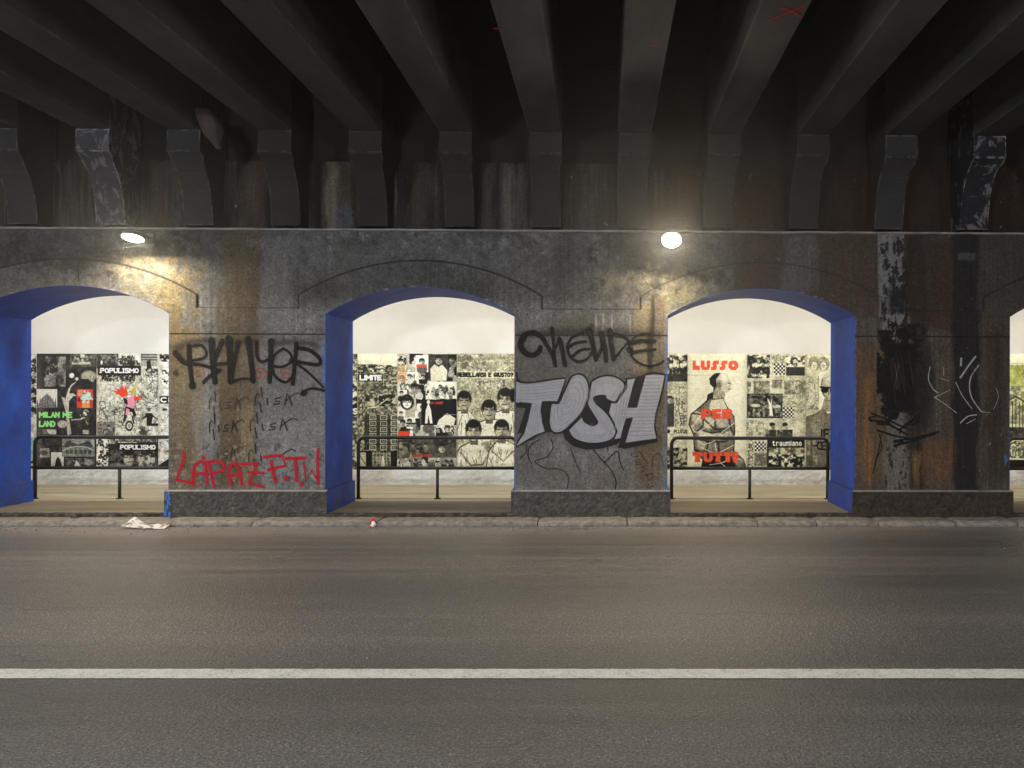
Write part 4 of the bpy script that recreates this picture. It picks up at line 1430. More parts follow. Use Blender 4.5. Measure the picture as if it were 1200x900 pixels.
# 8 the four youths, REBELLARSI E GIUSTO?
c = sheet_canvas(535.6, 604.6, (196, 194, 162))
c.photo(535, 414, 605, 551, (138, 136, 114), (186, 184, 156), 5, 1.6)
c.photo(536, 416, 560, 436, (96, 94, 82), (200, 198, 168), 5, 2.6)
c.stroke([(557, 421), (556, 428), (563, 434), (572, 438)], 3.6, (122, 120, 104), .9); c.ell(567, 426, 2.6, 2.6, (104, 102, 90)); c.sketch(536, 418, 604, 440, (130, 128, 110), 7, .03, .6)
for x in (562, 567, 574): c.stroke([(x, 433), (x - 2, 435), (x, 437)], .9, (224, 222, 200))
c.rect(536, 435.4, 604.6, 443, (208, 206, 176), .9); text(c, 'REBELLARSI E GIUSTO?', 536.3, 437, 601, 441.2, (8, 8, 8), 1.5, .4)
for x in (557, 566, 574, 583, 588): c.photo(x, 445, x + 6, 456, (110, 108, 94), (196, 194, 166), 2.5, 3)
def youth(x, y, r, body, hair=(26, 24, 22), skin=(176, 172, 146), turn=0):
    c.poly([(a_ - 1.2, b_ - 1) for a_, b_ in body], (40, 38, 34), .8)
    c.poly(body, (222, 219, 194))
    xs_ = [p[0] for p in body]; ys_ = [p[1] for p in body]
    for k in range(9):
        a = random.uniform(min(xs_) + 2, max(xs_) - 2); b = random.uniform(min(ys_) + 4, max(ys_) - 6)
        c.stroke([(a, b), (a + random.uniform(-4, 4), b + random.uniform(6, 14))], 1.0, (84, 80, 68), .7)
    c.poly([(x - r * .4, y + r * .6), (x + r * .5, y + r * .6), (x + r * .5, y + r * 1.6), (x - r * .4, y + r * 1.6)], (96, 90, 76))
    c.ell(x, y - r * .25, r * .95, r * 1.15, hair, 1, .1)
    c.ell(x, y + r * .1, r * .84, r * 1.05, tuple(int(v * .55) for v in skin), 1, .1)
    face(c, x, y + r * .05, r, hair, skin, turn)
youth(544, 470, 9, [(536, 482), (548, 480), (556, 490), (556, 515), (536, 515)])
youth(592, 468, 10, [(580, 484), (592, 480), (604.5, 482), (604.5, 515), (580, 515)], turn=-.6)
c.ell(601, 463, 4, 8, (26, 24, 22), 1, .2)
youth(573, 481, 9.5, [(560, 496), (570, 492), (584, 492), (590, 512), (560, 520)])
youth(555, 505, 10, [(536, 532), (540, 524), (552, 518), (562, 518), (572, 530), (574, 549.5), (536, 549.5)], skin=(190, 186, 160))
youth(588, 504, 9.5, [(570, 549.5), (574, 528), (582, 518), (594, 517), (604.5, 522), (604.5, 549.5)])
c.stroke([(540, 530), (552, 545), (566, 544), (572, 532)], 2, (96, 92, 78), .7); c.stroke([(576, 528), (590, 540), (602, 528)], 1.8, (96, 92, 78), .7)
sl = c.sub(535, 414, 605, 551); c.a *= (.82 + .36 * c.ns(sl, 1.3, 1.3, 3))[..., None]
SHEETS.append((c, 'poster of four printed youths under the headline REBELLARSI E GIUSTO?'))

# 9 strip left of LUSSO
c = sheet_canvas(735, 805.6, (196, 194, 170))
c.photo(735, 414, 806, 551, (164, 162, 140), (208, 206, 182), 4, 1.8)
c.photo(778, 416, 805.5, 447, INK, (206, 204, 180), 4, 3.4, -.02); c.photo(778, 438, 805.5, 447, (20, 20, 18), (60, 58, 52), 4, 2)
c.sketch(778, 448, 805, 462, (110, 108, 94), 5, .03)
c.rect(778, 465, 790, 500, (110, 108, 96)); face(c, 785, 468, 4); c.poly([(780, 474), (790, 472), (790, 499), (780, 499)], (60, 58, 54))
c.rect(791, 464, 805.5, 500, (196, 194, 172)); c.sketch(791, 464, 805, 500, (70, 68, 60), 4, .04); c.stroke([(796, 466), (795, 480), (799, 496)], .8, (50, 48, 44))
text(c, 'PLUTUS', 790, 503.5, 805, 507, (50, 48, 44), 1, .3); c.ell(783.5, 505, 2, 2.2, INK)
c.photo(778, 524, 805.5, 549, INK, (170, 168, 150), 2.6, 3)
SHEETS.append((c, 'narrow strip of small pictures left of the LUSSO PER TUTTI poster'))

# 10 LUSSO PER TUTTI
c = sheet_canvas(806, 874.6, (216, 214, 188))
c.photo(806, 414, 875, 551, (208, 205, 180), (220, 218, 192), 12, 1.3)
for k in range(3): c.stroke([(806, 439 + k * .6), (830, 440), (850, 438.6)], .4, (170, 166, 146), .5)
OR = (228, 82, 52)
# bust in profile turned right
c.ell(847, 447.5, 8.4, 10.6, (176, 172, 152), 1, .06)
c.poly([(850, 440), (856, 445), (857.4, 450.5), (855.6, 452), (856, 455), (854.6, 459), (849, 460.5), (843, 456)], (186, 182, 162))
c.ell(848, 442, 5.4, 5, (222, 218, 196), .8, .5); c.ell(842, 452, 3.4, 6, (92, 88, 78), .7, .5)
c.stroke([(853, 448.6), (855.4, 448.8)], .8, INK); c.stroke([(852.6, 456), (855.6, 455.8)], .7, INK); c.stroke([(843, 449), (843.8, 452.5)], 1, (60, 56, 50), .8)
c.poly([(844.7, 437), (839, 437), (835.5, 439), (831, 443.5), (832, 450), (836, 454), (835.5, 462), (842.6, 461), (839.7, 452), (839, 444)], (22, 21, 20))
c.poly([(839, 453), (849.7, 460), (849, 468), (834, 470), (836, 460)], (150, 146, 128)); c.poly([(829, 462), (835.5, 459), (836, 470), (828, 469)], (24, 23, 21))
BODY = [(831, 467), (820, 477), (810, 485), (807.6, 497), (813, 509), (814, 527), (824, 538), (822, 549.5), (875, 549.5), (871, 538), (860, 528), (861, 503), (860, 488), (852, 477), (846, 466)]
c.poly(BODY, (104, 100, 88)); c.stroke(BODY, 1.4, (24, 23, 21), .95)
c.poly([(833, 469), (847, 467), (852, 478), (850, 484), (838, 486), (831, 478)], (200, 196, 172))
for (x, y, rx, ry, t) in ((817, 489, 6.5, 7, 196), (816, 502, 5, 7, 150), (830, 495, 8, 7, 206), (846, 494, 7.6, 7, 176), (856, 492, 4, 8, 120), (826, 509, 8, 5, 214), (840, 511, 9, 4.6, 196), (853, 510, 6, 5, 170), (834, 523, 7, 6, 130), (848, 522, 7, 6, 96), (822, 520, 5, 7, 160), (866, 541, 6, 5, 160), (852, 534, 6, 5, 90)):
    c.ell(x, y, rx, ry, (t, t - 4, int(t * .87)), .9, .3)
for P_ in ([(812, 484), (824, 486), (824, 498), (814, 508)], [(823, 489), (838, 503), (852, 502)], [(838, 486), (838, 500)], [(816, 514), (832, 517), (850, 517), (860, 511)], [(824, 504), (834, 507), (846, 505)], [(830, 518), (828, 530)], [(842, 518), (843, 532)], [(853, 480), (856, 500), (860, 508)], [(815, 527), (830, 532), (850, 530)]):
    c.stroke(P_, 1.7, (26, 25, 23), .85, .8)
c.poly([(824, 533), (842, 530), (856, 534), (866, 548), (874, 549.5), (822, 549.5)], (24, 23, 21)); c.ell(866, 543, 5, 4, (120, 116, 100), .8, .4)
for pts in ([(811, 500), (824, 484), (838, 478)], [(810, 498), (818, 506), (846, 486)], [(813, 514), (830, 509), (850, 514), (862, 510)], [(822, 524), (840, 530), (860, 521)], [(838, 518), (842, 538), (850, 546)], [(846, 506), (861, 495)], [(832, 544), (850, 540), (858, 528)], [(815, 512), (824, 520), (838, 516)]):
    c.stroke(smooth_pts(pts), .8, (232, 228, 206), .95)
def fat(letter, x, y, w, h):
    P_ = {
     'L': [[(0, 0), (.45, 0), (.45, .55), (1, .55), (1, 1), (0, 1)]],
     'U': [[(0, 0), (.4, 0), (.4, .62), (.55, .7), (.62, .62), (.62, 0), (1, 0), (1, .7), (.8, 1), (.2, 1), (0, .7)]],
     'S': [[(.35, 0), (1.05, 0), (.98, .38), (.62, .38), (.78, .62), (.62, 1), (-.05, 1), (.02, .64), (.3, .64), (.15, .36)]],
     'O': [[(.25, 0), (.75, 0), (1, .28), (1, .72), (.75, 1), (.25, 1), (0, .72), (0, .28)]],
     'P': [[(0, 0), (.8, 0), (1, .3), (.85, .66), (.45, .68), (.45, 1), (0, 1)]],
     'E': [[(0, 0), (1, 0), (1, .3), (.5, .34), (.5, .4), (.9, .42), (.9, .6), (.5, .62), (.5, .68), (1, .7), (1, 1), (0, 1)]],
     'R': [[(0, 0), (.85, 0), (1, .3), (.85, .55), (1, 1), (.6, 1), (.45, .72), (.4, 1), (0, 1)]],
     'T': [[(0, 0), (1, 0), (1, .4), (.74, .4), (.78, 1), (.22, 1), (.26, .4), (0, .4)]],
     'I': [[(0, 0), (1, 0), (1, 1), (0, 1)]]}
    for p in P_[letter]:
        c.poly([(x + a * w, y + b * h) for a, b in p], OR)
    if letter == 'O': c.ell(x + w / 2, y + h / 2, w * .13, h * .16, (220, 210, 186))
    if letter in 'P': c.ell(x + w * .6, y + h * .32, w * .1, h * .08, (60, 50, 40))
x = 811.5
for ch, w in (('L', 8.5), ('U', 11), ('S', 9), ('S', 9), ('O', 11.5)):
    fat(ch, x, 422.5, w, 11); x += w + 1.1
x = 821.5
for ch, w in (('P', 12), ('E', 10.5), ('R', 12.5)):
    fat(ch, x, 479, w, 11.5); x += w + 1
x = 811.5
for ch, w in (('T', 12), ('U', 11), ('T', 10.5), ('T', 10.5), ('I', 6)):
    fat(ch, x, 529, w, 12); x += w + .9
SHEETS.append((c, 'cream poster with fat orange letters LUSSO PER TUTTI over a bare-chested bust'))

# 11 picture grid, traumiano
c = sheet_canvas(875, 944.4, (190, 188, 162))
c.photo(875, 414, 945, 551, (170, 168, 144), (202, 200, 174), 6, 1.6)
c.photo(875.5, 416, 902, 443, INK, (206, 204, 178), 4, 3.6, -.06); c.checker(906.5, 426, 920, 439, 2.2); c.sketch(904, 416, 920, 426, (90, 88, 76), 4, .04)
c.rect(921, 428, 943, 440, (50, 48, 44)); c.photo(921, 417, 943, 429, (60, 58, 52), (214, 212, 188), 3, 3); c.poly([(921, 430), (926, 426), (932, 430), (938, 426), (943, 430)], (206, 204, 180))
for (x0, x1, y0, y1) in ((875, 880, 446, 460), (883, 902, 446, 461), (905, 916, 446, 455), (919, 944, 445, 462)):
    c.photo(x0, y0, x1, y1, (110, 108, 92), (190, 188, 160), 4, 2); c.sketch(x0, y0, x1, y1, (90, 88, 76), 4, .04)
c.rect(905, 445, 917, 446, (80, 78, 70)); c.sketch(915, 462, 945, 492, (120, 118, 100), 6, .03)
c.rect(875.5, 461, 917, 489.5, (22, 21, 20)); c.photo(877, 462, 916, 474, (20, 20, 18), (110, 108, 96), 3, 2.4); c.photo(877, 474, 916, 488, (30, 28, 26), (140, 138, 120), 3, 2.6)
c.ell(885, 475, 6, 2, (190, 188, 164)); c.ell(910, 476, 5, 2, (180, 178, 156)); c.poly([(902, 487), (901, 474), (899, 466), (903, 472), (905, 466), (904, 474), (906, 487)], (220, 218, 196))
c.checker(917.5, 477, 930, 489, 2.2)
c.photo(875, 492, 896, 510, (130, 128, 110), (196, 194, 168), 3, 2); c.photo(897, 503, 929, 513, (40, 38, 34), (130, 128, 110), 3, 2.4)
for x in (905, 920): c.ell(x, 497, 3.4, 2.4, (36, 34, 30)); c.ell(x + 1, 501, 2, 3, (140, 136, 116)); c.poly([(x - 3, 512), (x - 2, 503), (x + 4, 503), (x + 5, 512)], (50, 48, 42))
c.checker(884.5, 517, 898, 528, 2.2); c.photo(884, 530, 899, 545, (90, 88, 76), (140, 138, 118), 4, 2); c.sketch(876, 514, 883, 548, (70, 68, 60), 4, .05)
c.rect(899, 514, 943, 549.5, (26, 25, 23)); c.photo(901, 524, 943, 536, (70, 68, 60), (190, 188, 162), 4, 2, .04); c.photo(901, 532, 943, 549, INK, (214, 212, 188), 3.4, 3.4)
text(c, 'traumiano', 905.5, 516, 939.5, 521.6, (232, 230, 208), 1.0, .28)
SHEETS.append((c, 'poster grid of small pictures and checkerboards with the word traumiano'))

# 12 the man with sunglasses
c = sheet_canvas(944.8, 1014, (196, 194, 168))
c.photo(944, 414, 1014, 551, (176, 174, 150), (204, 202, 176), 6, 1.5); c.sketch(944, 440, 968, 480, (110, 108, 92), 6, .03)
c.rect(946, 416.5, 973, 441, (196, 194, 168)); 
for x in (954, 965): c.ell(x, 426, 6.8, 8.2, (132, 128, 110)); c.ell(x, 429, 3.4, 5.2, (204, 200, 176)); face(c, x, 429, 3.2, top=False, shade=False, skin=(204, 200, 176)); c.ell(x, 439, 5, 3, (190, 186, 162))
c.rect(960, 436, 1014, 486, (222, 219, 196), .9); c.ell(973, 452, 11, 16, (60, 57, 50), 1, .08); c.ell(973, 452, 10, 15, (168, 163, 140), 1, .08); c.ell(972, 441, 9, 5, (200, 196, 172), .8, .4)
c.stroke([(962, 446), (972, 440), (982, 442)], 1, (140, 136, 118), .7)
c.poly([(966, 466), (980, 468), (982, 482), (962, 482)], (140, 136, 116))
c.stroke([(961.5, 453.5), (982, 455)], 2.2, INK); c.ell(966.5, 457, 4.6, 3.2, (22, 21, 20)); c.ell(976.5, 457.5, 4.2, 3.2, (22, 21, 20))
c.stroke([(970, 458), (971.5, 463), (969.5, 464.5)], .8, (90, 86, 74)); c.stroke([(967, 469.5), (975, 469.5)], 1, (90, 84, 74))
c.poly([(944, 488), (956, 484), (964, 478), (970, 484), (980, 482), (1000, 490), (1004, 549.5), (944, 549.5)], (104, 100, 88))
c.photo(946, 512, 958, 549, (70, 68, 60), (160, 156, 136), 6, 1.6); c.ell(958, 500, 8, 12, (150, 146, 126), .6, .5)
text(c, 'IF', 962, 503, 971.5, 513, (22, 21, 20), 2.1, .35); text(c, '-CENT', 953.5, 517.5, 979, 526, (22, 21, 20), 2.0, .25)
c.stroke([(951, 512), (951, 548)], 3, (70, 66, 58), .8)
SHEETS.append((c, 'poster of a man in dark sunglasses and printed shirt beside the bright blue jamb'))

# 13 the green view at the right edge
c = Canvas(1162, 414.5, 1232, 550, 4.0, (206, 208, 170))
c.rect(1162, 414, 1232, 430, (222, 216, 190)); c.rect(1162, 425, 1232, 428, (196, 196, 172)); c.photo(1162, 428, 1232, 452, (128, 136, 62), (196, 200, 120), 6, 2)
c.photo(1162, 452, 1232, 496, (120, 122, 92), (200, 200, 160), 4, 2.2); c.stroke([(1180, 470), (1190, 464), (1200, 470)], 1.6, INK, .9)
for x in range(1182, 1232, 4): c.rect(x, 470, x + .8, 500, (40, 40, 38))
c.photo(1162, 500, 1232, 514, (30, 30, 28), (90, 90, 84), 3, 2); c.sketch(1162, 516, 1232, 536, (60, 60, 56), 5, .05)
text(c, 'INT', 1186, 524, 1204, 532, (120, 120, 112), 1.4, .3); c.rect(1162, 538, 1232, 550, (26, 26, 24))
SHEETS.append((c, 'greenish landscape poster cut off by the right edge of the photo'))

def print_mat(name, im):
    m = M(name)
    t = m.node('ShaderNodeTexImage'); t.image = im; t.extension = 'EXTEND'
    uvn = m.node('ShaderNodeUVMap'); m.L(uvn.outputs[0], t.inputs[0])
    g = m.geo()
    n = m.noise(g, 3, 5, .6)
    m.color(m.mix(.2, t.outputs[0], m.ramp(n, [(.3, .8), (.7, 1.1)]), 'MULTIPLY'))
    m.rough(.6)
    m.bump(m.noise(m.geo((1, 1, 1)), 7, 5, .6), .25, .006)
    return m.m
def grit(c):
    sl = c.sub(c.x0, c.y0, c.x0 + c.w / c.s, c.y0 + c.h / c.s)
    n = (c.ns(sl, .45, .45, 2) - .5)[..., None]
    n2 = (c.ns(sl, 3, 3, 4) - .5)[..., None]
    mid = 1 - np.abs(c.a.mean(axis=2, keepdims=True) * 2 - 1)
    sat = (c.a.max(axis=2, keepdims=True) - c.a.min(axis=2, keepdims=True)) > .3
    k = np.where(sat, .25, 1.0)
    c.a = np.clip((c.a - .42) * (1 + .22 * k) + .45 + n * .42 * mid * k + n2 * .22 * mid * k, 0.02, 1)
for i, (c, label) in enumerate(SHEETS):
    grit(c)
    xa, xb = c.x0, c.x0 + c.w / c.s
    A, B = W(xa, 480, YM - .004), W(xb, 480, YM - .004)
    t0, t1 = W((xa + xb) / 2, 414.5, YM - .004).z, .332
    y = YM - .004 - .0006 * (i % 3)
    nx, nz = 8, 12
    vs, uvs, fs = [], [], []
    for j in range(nz + 1):
        for k in range(nx + 1):
            u, v = k / nx, j / nz
            dx = -.0015 * abs(mnoise.noise(Vector((u * 3 + i * 5, v * 4, 2))))
            vs.append((A.x + (B.x - A.x) * u, y + dx, t1 + (t0 - t1) * v))
            uvs.append((u, v))
    fs = [(j * (nx + 1) + k, j * (nx + 1) + k + 1, (j + 1) * (nx + 1) + k + 1, (j + 1) * (nx + 1) + k) for j in range(nz) for k in range(nx)]
    n0 = len(vs)
    o = mk('poster', vs, fs, print_mat('printed_sheet', c.image('sheet_print')), None, uvs, True)
    tag(o, label, 'poster', 'posters pasted along the corridor wall')
    # solid paper: give it thickness to the wall
    sm = o.modifiers.new('thickness', 'SOLIDIFY'); sm.thickness = .0012; sm.offset = -1

# ------------------------------------------------------------------ graffiti: paint strokes lying on the concrete
def paint_mat(name, col, soft=.5, wear=.35, opacity=.92, rough=.6, brush=None, wscale=30):
    m = M(name)
    uvn = m.node('ShaderNodeUVMap')
    sp = m.node('ShaderNodeSeparateXYZ'); m.L(uvn.outputs[0], sp.inputs[0])
    g = m.geo()
    n1 = m.noise(g, 60, 5, .75)
    n2 = m.noise(m.geo((1, 1, .25)), wscale, 6, .75)
    d = m.math('ADD', sp.outputs[0], m.math('MULTIPLY', m.math('SUBTRACT', n1, .5), .5))
    a = m.node('ShaderNodeMapRange', interpolation_type='SMOOTHSTEP')
    m.L(d, a.inputs['Value'])
    a.inputs['From Min'].default_value = 1 - soft; a.inputs['From Max'].default_value = 1.0
    a.inputs['To Min'].default_value = opacity; a.inputs['To Max'].default_value = 0
    wr = m.ramp(n2, [(.30, 1 - wear), (.52, 1.0)])
    al = m.math('MULTIPLY', a.outputs[0], wr)
    if brush:
        w = m.node('ShaderNodeTexWave', wave_type='RINGS')
        w.inputs['Scale'].default_value = 9; w.inputs['Distortion'].default_value = 3.5; w.inputs['Detail'].default_value = 3
        mp = m.geo((1, .01, 1)); m.L(mp, w.inputs['Vector'])
        m.color(m.mix(w.outputs['Fac'], col, brush))
    else:
        m.color(m.mix(m.noise(g, 14, 5, .7), tuple(v * .75 for v in col), tuple(min(1, v * 1.2) for v in col)))
    m.rough(rough)
    m.L(al, m.b.inputs['Alpha'])
    m.b.inputs['Specular IOR Level'].default_value = .12
    return m.m

class Paint:
    def __init__(s, T, y=YF, off=.003):
        s.T, s.y, s.off, s.k = T, y, off, 0
        s.v, s.f, s.uv = [], [], []
    def pt(s, x, y, off):
        px, py = s.T(x, y)
        p = W(px, py, s.y - off)
        return (p.x, p.y, p.z)
    def stroke(s, P, w, curve=True, taper=None):
        """w in the tracing's own units; u = 0 on the centre line, 1 at the edge"""
        if len(P) == 1: P = [P[0], (P[0][0] + .01, P[0][1])]
        Q = smooth_pts(P) if curve else P
        off = s.off + s.k * .00012; s.k += 1
        n = len(Q)
        L = [0]
        for a, b in zip(Q[:-1], Q[1:]): L.append(L[-1] + math.dist(a, b))
        tot = max(L[-1], 1e-6)
        base = len(s.v)
        rows = []
        def add(x, y, u):
            s.v.append(s.pt(x, y, off)); s.uv.append((u, 0)); return len(s.v) - 1
        for i, (x, y) in enumerate(Q):
            a, b = Q[max(i - 1, 0)], Q[min(i + 1, n - 1)]
            dx, dy = b[0] - a[0], b[1] - a[1]
            l = math.hypot(dx, dy) or 1
            nx, ny = -dy / l, dx / l
            h = w / 2
            if taper: 
                t = L[i] / tot
                h *= taper[0] * (1 - t) + taper[1] * t
            rows.append((add(x + nx * h, y + ny * h, 1), add(x, y, 0), add(x - nx * h, y - ny * h, 1), h, nx, ny))
        for r0, r1 in zip(rows[:-1], rows[1:]):
            s.f.append((r0[0], r0[1], r1[1], r1[0])); s.f.append((r0[1], r0[2], r1[2], r1[1]))
        for r, sg, (x, y) in ((rows[0], -1, Q[0]), (rows[-1], 1, Q[-1])):
            h, nx, ny = r[3:]
            tx, ty = ny * sg, -nx * sg
            ring = [r[0]]
            for k in range(1, 6):
                t = math.pi * k / 6
                ring.append(add(x + (nx * math.cos(t) + tx * math.sin(t)) * h, y + (ny * math.cos(t) + ty * math.sin(t)) * h, 1))
            ring.append(r[2])
            for q0, q1 in zip(ring[:-1], ring[1:]): s.f.append((r[1], q0, q1))
        return s
    def poly(s, P, lift=0.0):
        off = s.off + lift + s.k * .00012; s.k += 1
        b = len(s.v)
        for x, y in P:
            s.v.append(s.pt(x, y, off)); s.uv.append((0.35, 0))
        from mathutils.geometry import tessellate_polygon
        for t in tessellate_polygon([[Vector((x, y, 0)) for x, y in P]]):
            s.f.append(tuple(b + i for i in t))
        return s
    def build(s, name, mat, label, group=None, parent=None, cat='graffiti'):
        o = mk(name, s.v, s.f, mat, parent, s.uv)
        bm = bmesh.new(); bm.from_mesh(o.data)
        for f in bm.faces:
            f.normal_update()
            if f.normal.y > 0: f.normal_flip()
        bm.to_mesh(o.data); bm.free()
        if not parent: tag(o, label, cat, group)
        return o
def Tz(ox, oy, s): return lambda x, y: (ox + x / s, oy + y / s)

BLK = (.012, .012, .013)
SPRAY = paint_mat('black_spray_paint', BLK, .42, .18, .98, .9)
FAINT = paint_mat('faint_black_spray', (.02, .02, .02), 1.0, .4, .48, .7)
MARK = paint_mat('black_marker', (.014, .014, .016), .3, .35, .95, .6, wscale=40)
MARKF = paint_mat('faded_brown_marker', (.035, .024, .018), .4, .6, .75, .6, wscale=40)
THIN = paint_mat('thin_black_line', (.012, .012, .012), .3, .35, .92, .6)
RED = paint_mat('red_spray_paint', lin(166, 18, 38), .32, .3, .96, .6)
REDF = paint_mat('faded_red_spray', lin(150, 30, 44), .7, .5, .8, .7)
ORG = paint_mat('rusty_orange_marker', lin(160, 66, 40), .5, .5, .7, .7)
WHT = paint_mat('thin_white_spray', lin(190, 188, 198), .8, .6, .6, .6)
SLV = paint_mat('silver_paint', lin(146, 147, 154), .1, .12, 1.0, .5, wscale=22)
SLV2 = paint_mat('silver_brush_streak', lin(186, 187, 194), .95, .6, .4, .45, wscale=60)
SLVD = paint_mat('dull_brush_streak', lin(104, 104, 110), .95, .6, .35, .6, wscale=60)
SOLID = paint_mat('solid_black_paint', BLK, .3, .12, 1.0, .5)
BROWNP = paint_mat('smeared_dark_paint', (.03, .028, .027), .8, .5, .8, .7)

# pier 1, big black tag
p = Paint(Tz(196, 388, 6.25))
for P, w in (([(60, 160), (120, 225), (170, 240)], 40), ([(160, 110), (165, 240), (185, 395)], 36), ([(185, 398)], 52), ([(180, 110), (250, 105), (285, 150), (270, 195), (180, 215)], 20),
             ([(180, 240), (260, 250), (385, 290)], 24), ([(385, 285), (310, 330), (265, 375)], 26), ([(325, 70), (335, 230), (350, 372)], 46), ([(400, 70), (360, 180), (340, 250)], 34),
             ([(350, 245), (435, 235)], 24), ([(450, 55), (460, 200), (465, 370)], 48), ([(520, 80), (485, 250), (465, 370)], 28), ([(465, 378), (540, 350), (635, 352)], 18),
             ([(590, 55), (612, 200), (628, 365)], 42), ([(655, 80), (655, 180), (690, 225), (745, 205)], 24), ([(760, 70), (755, 230), (750, 370)], 38),
             ([(850, 128), (790, 170), (768, 250), (790, 330), (860, 375), (912, 335), (925, 250), (900, 165), (850, 128)], 20), ([(770, 255), (850, 260), (925, 215)], 20), ([(905, 215)], 30),
             ([(945, 95), (935, 240), (918, 390)], 30), ([(960, 125), (1040, 140), (1115, 200), (1110, 245), (1040, 240), (960, 225)], 28), ([(950, 240), (1040, 310), (1145, 412)], 18),
             ([(1148, 435), (1060, 420), (1000, 445), (985, 465)], 20), ([(1000, 452)], 44)):
    p.stroke(P, w * 1.35, taper=(1, .85) if len(P) > 1 else None)
p.build('graffiti_tag', SPRAY, 'large black sprayed tag across the top of the pier with the red letters')
p = Paint(Tz(196, 388, 6.25), off=.0022)
p.stroke([(70, 120), (180, 80), (330, 70)], 90).stroke([(420, 90), (640, 70)], 80).stroke([(760, 90), (960, 80), (1090, 110)], 80)
p.build('graffiti_haze', FAINT, 'soft black spray haze behind the large tag on the first pier')
p = Paint(Tz(196, 388, 6.25)); p.stroke([(62, 305)], 66)
p.build('graffiti_dot', BROWNP, 'round dark painted dot at the left edge of the first pier')
p = Paint(Tz(196, 388, 6.25), off=.0026)
for P in ([(235, 285), (212, 290), (215, 325), (245, 322)], [(262, 280), (270, 310)], [(650, 285), (640, 310), (660, 340), (700, 350), (725, 320), (715, 285), (680, 272), (650, 285)], [(680, 290), (690, 330)], [(825, 280), (840, 338)], [(895, 278), (850, 278), (860, 340), (900, 342)], [(855, 310), (890, 308)]):
    p.stroke(P, 9)
p.build('graffiti_letters', ORG, 'faint rusty orange letters and circle under the big black tag')

def gisa(ox, oy, part, mat, label, sx=1.0):
    """one small tag; part selects how much of it is left"""
    p = Paint(Tz(230, 450, 9.677))
    g = [([(70, -115), (82, 5), (25, -45), (0, 0), (0, 95), (55, 55), (72, 170)], 15), ([(135, 15), (145, 85)], 15), ([(290, 0), (225, 22), (235, 45), (285, 50), (275, 75), (210, 82)], 15),
         ([(338, 85), (365, -45), (390, 0), (418, 85)], 15), ([(350, 40), (420, -20), (490, -52), (530, -30)], 13)]
    for i, (P, w) in enumerate(g):
        if i in part: p.stroke([(ox + x * sx, oy + y) for x, y in P], w * 1.25, curve=False)
    p.build('graffiti_signature', mat, label, 'small GISA signatures on the first pier')
gisa(665, 150, (0, 1, 2, 3, 4), MARK, 'small black GISA signature, crisp one top right of the cluster')
gisa(150, 195, (0, 1, 2, 3, 4), MARKF, 'small GISA signature fading to brown, top left of the cluster', .84)
gisa(150, 455, (0, 1, 2, 3, 4), MARK, 'small black GISA signature, middle left of the cluster', .74)
gisa(612, 440, (0, 1, 2, 3, 4), MARK, 'small black GISA signature, middle right of the cluster')
gisa(140, 760, (1, 2, 3, 4), MARKF, 'half-erased GISA signature just above the red L and A', .74)
gisa(595, 790, (0, 1, 4), MARK, 'cut-off GISA signature just above the red Z')

p = Paint(Tz(196, 515, 6.25), off=.0042)
for P, w, cv in (([(118, 90), (125, 130), (95, 220), (65, 295), (190, 320)], 22, 0), ([(192, 335), (190, 240), (215, 180), (255, 165), (285, 210), (290, 330)], 22, 1), ([(185, 258), (285, 242)], 18, 0), ([(265, 135)], 30, 0),
                 ([(305, 165), (322, 250), (345, 345)], 22, 0), ([(290, 165), (370, 160), (418, 190), (395, 230), (320, 252)], 20, 1), ([(466, 335), (450, 230), (480, 175), (520, 200), (545, 330)], 22, 1), ([(455, 268), (542, 255)], 20, 0),
                 ([(545, 180), (672, 178), (640, 225), (595, 320), (705, 348)], 22, 0), ([(590, 238), (705, 247)], 17, 0), ([(710, 130), (840, 115), (865, 192), (740, 222)], 22, 0), ([(760, 160), (775, 240), (792, 315)], 22, 0), ([(872, 288)], 36, 0),
                 ([(870, 140), (1012, 136)], 22, 0), ([(940, 145), (948, 300)], 24, 0), ([(985, 327)], 34, 0), ([(1000, 172), (1014, 296), (1058, 225), (1090, 285)], 15, 0), ([(1104, 72), (1100, 180), (1108, 325)], 20, 0)):
    p.stroke(P, w * 1.3, curve=bool(cv))
p.build('graffiti_lettering', RED, 'red sprayed letters LAPAZ P.T.W low on the first pier')

p = Paint(lambda x, y: (x, y), y=YF - .046, off=.0)
rb = random.Random(3)
for k in range(26):
    x_, y_ = rb.uniform(194.5, 200.5) - (k % 3), rb.uniform(577, 603)
    p.stroke([(x_, y_), (x_ + rb.uniform(-1, 1), y_ + rb.uniform(1, 5))], rb.uniform(1.4, 3.2), curve=False)
p.build('paint_spill', paint_mat('light_blue_overspray', lin(70, 120, 190), .6, .4, .85, .7), 'light blue overspray on the left corner of the first pier plinth', cat='paint')
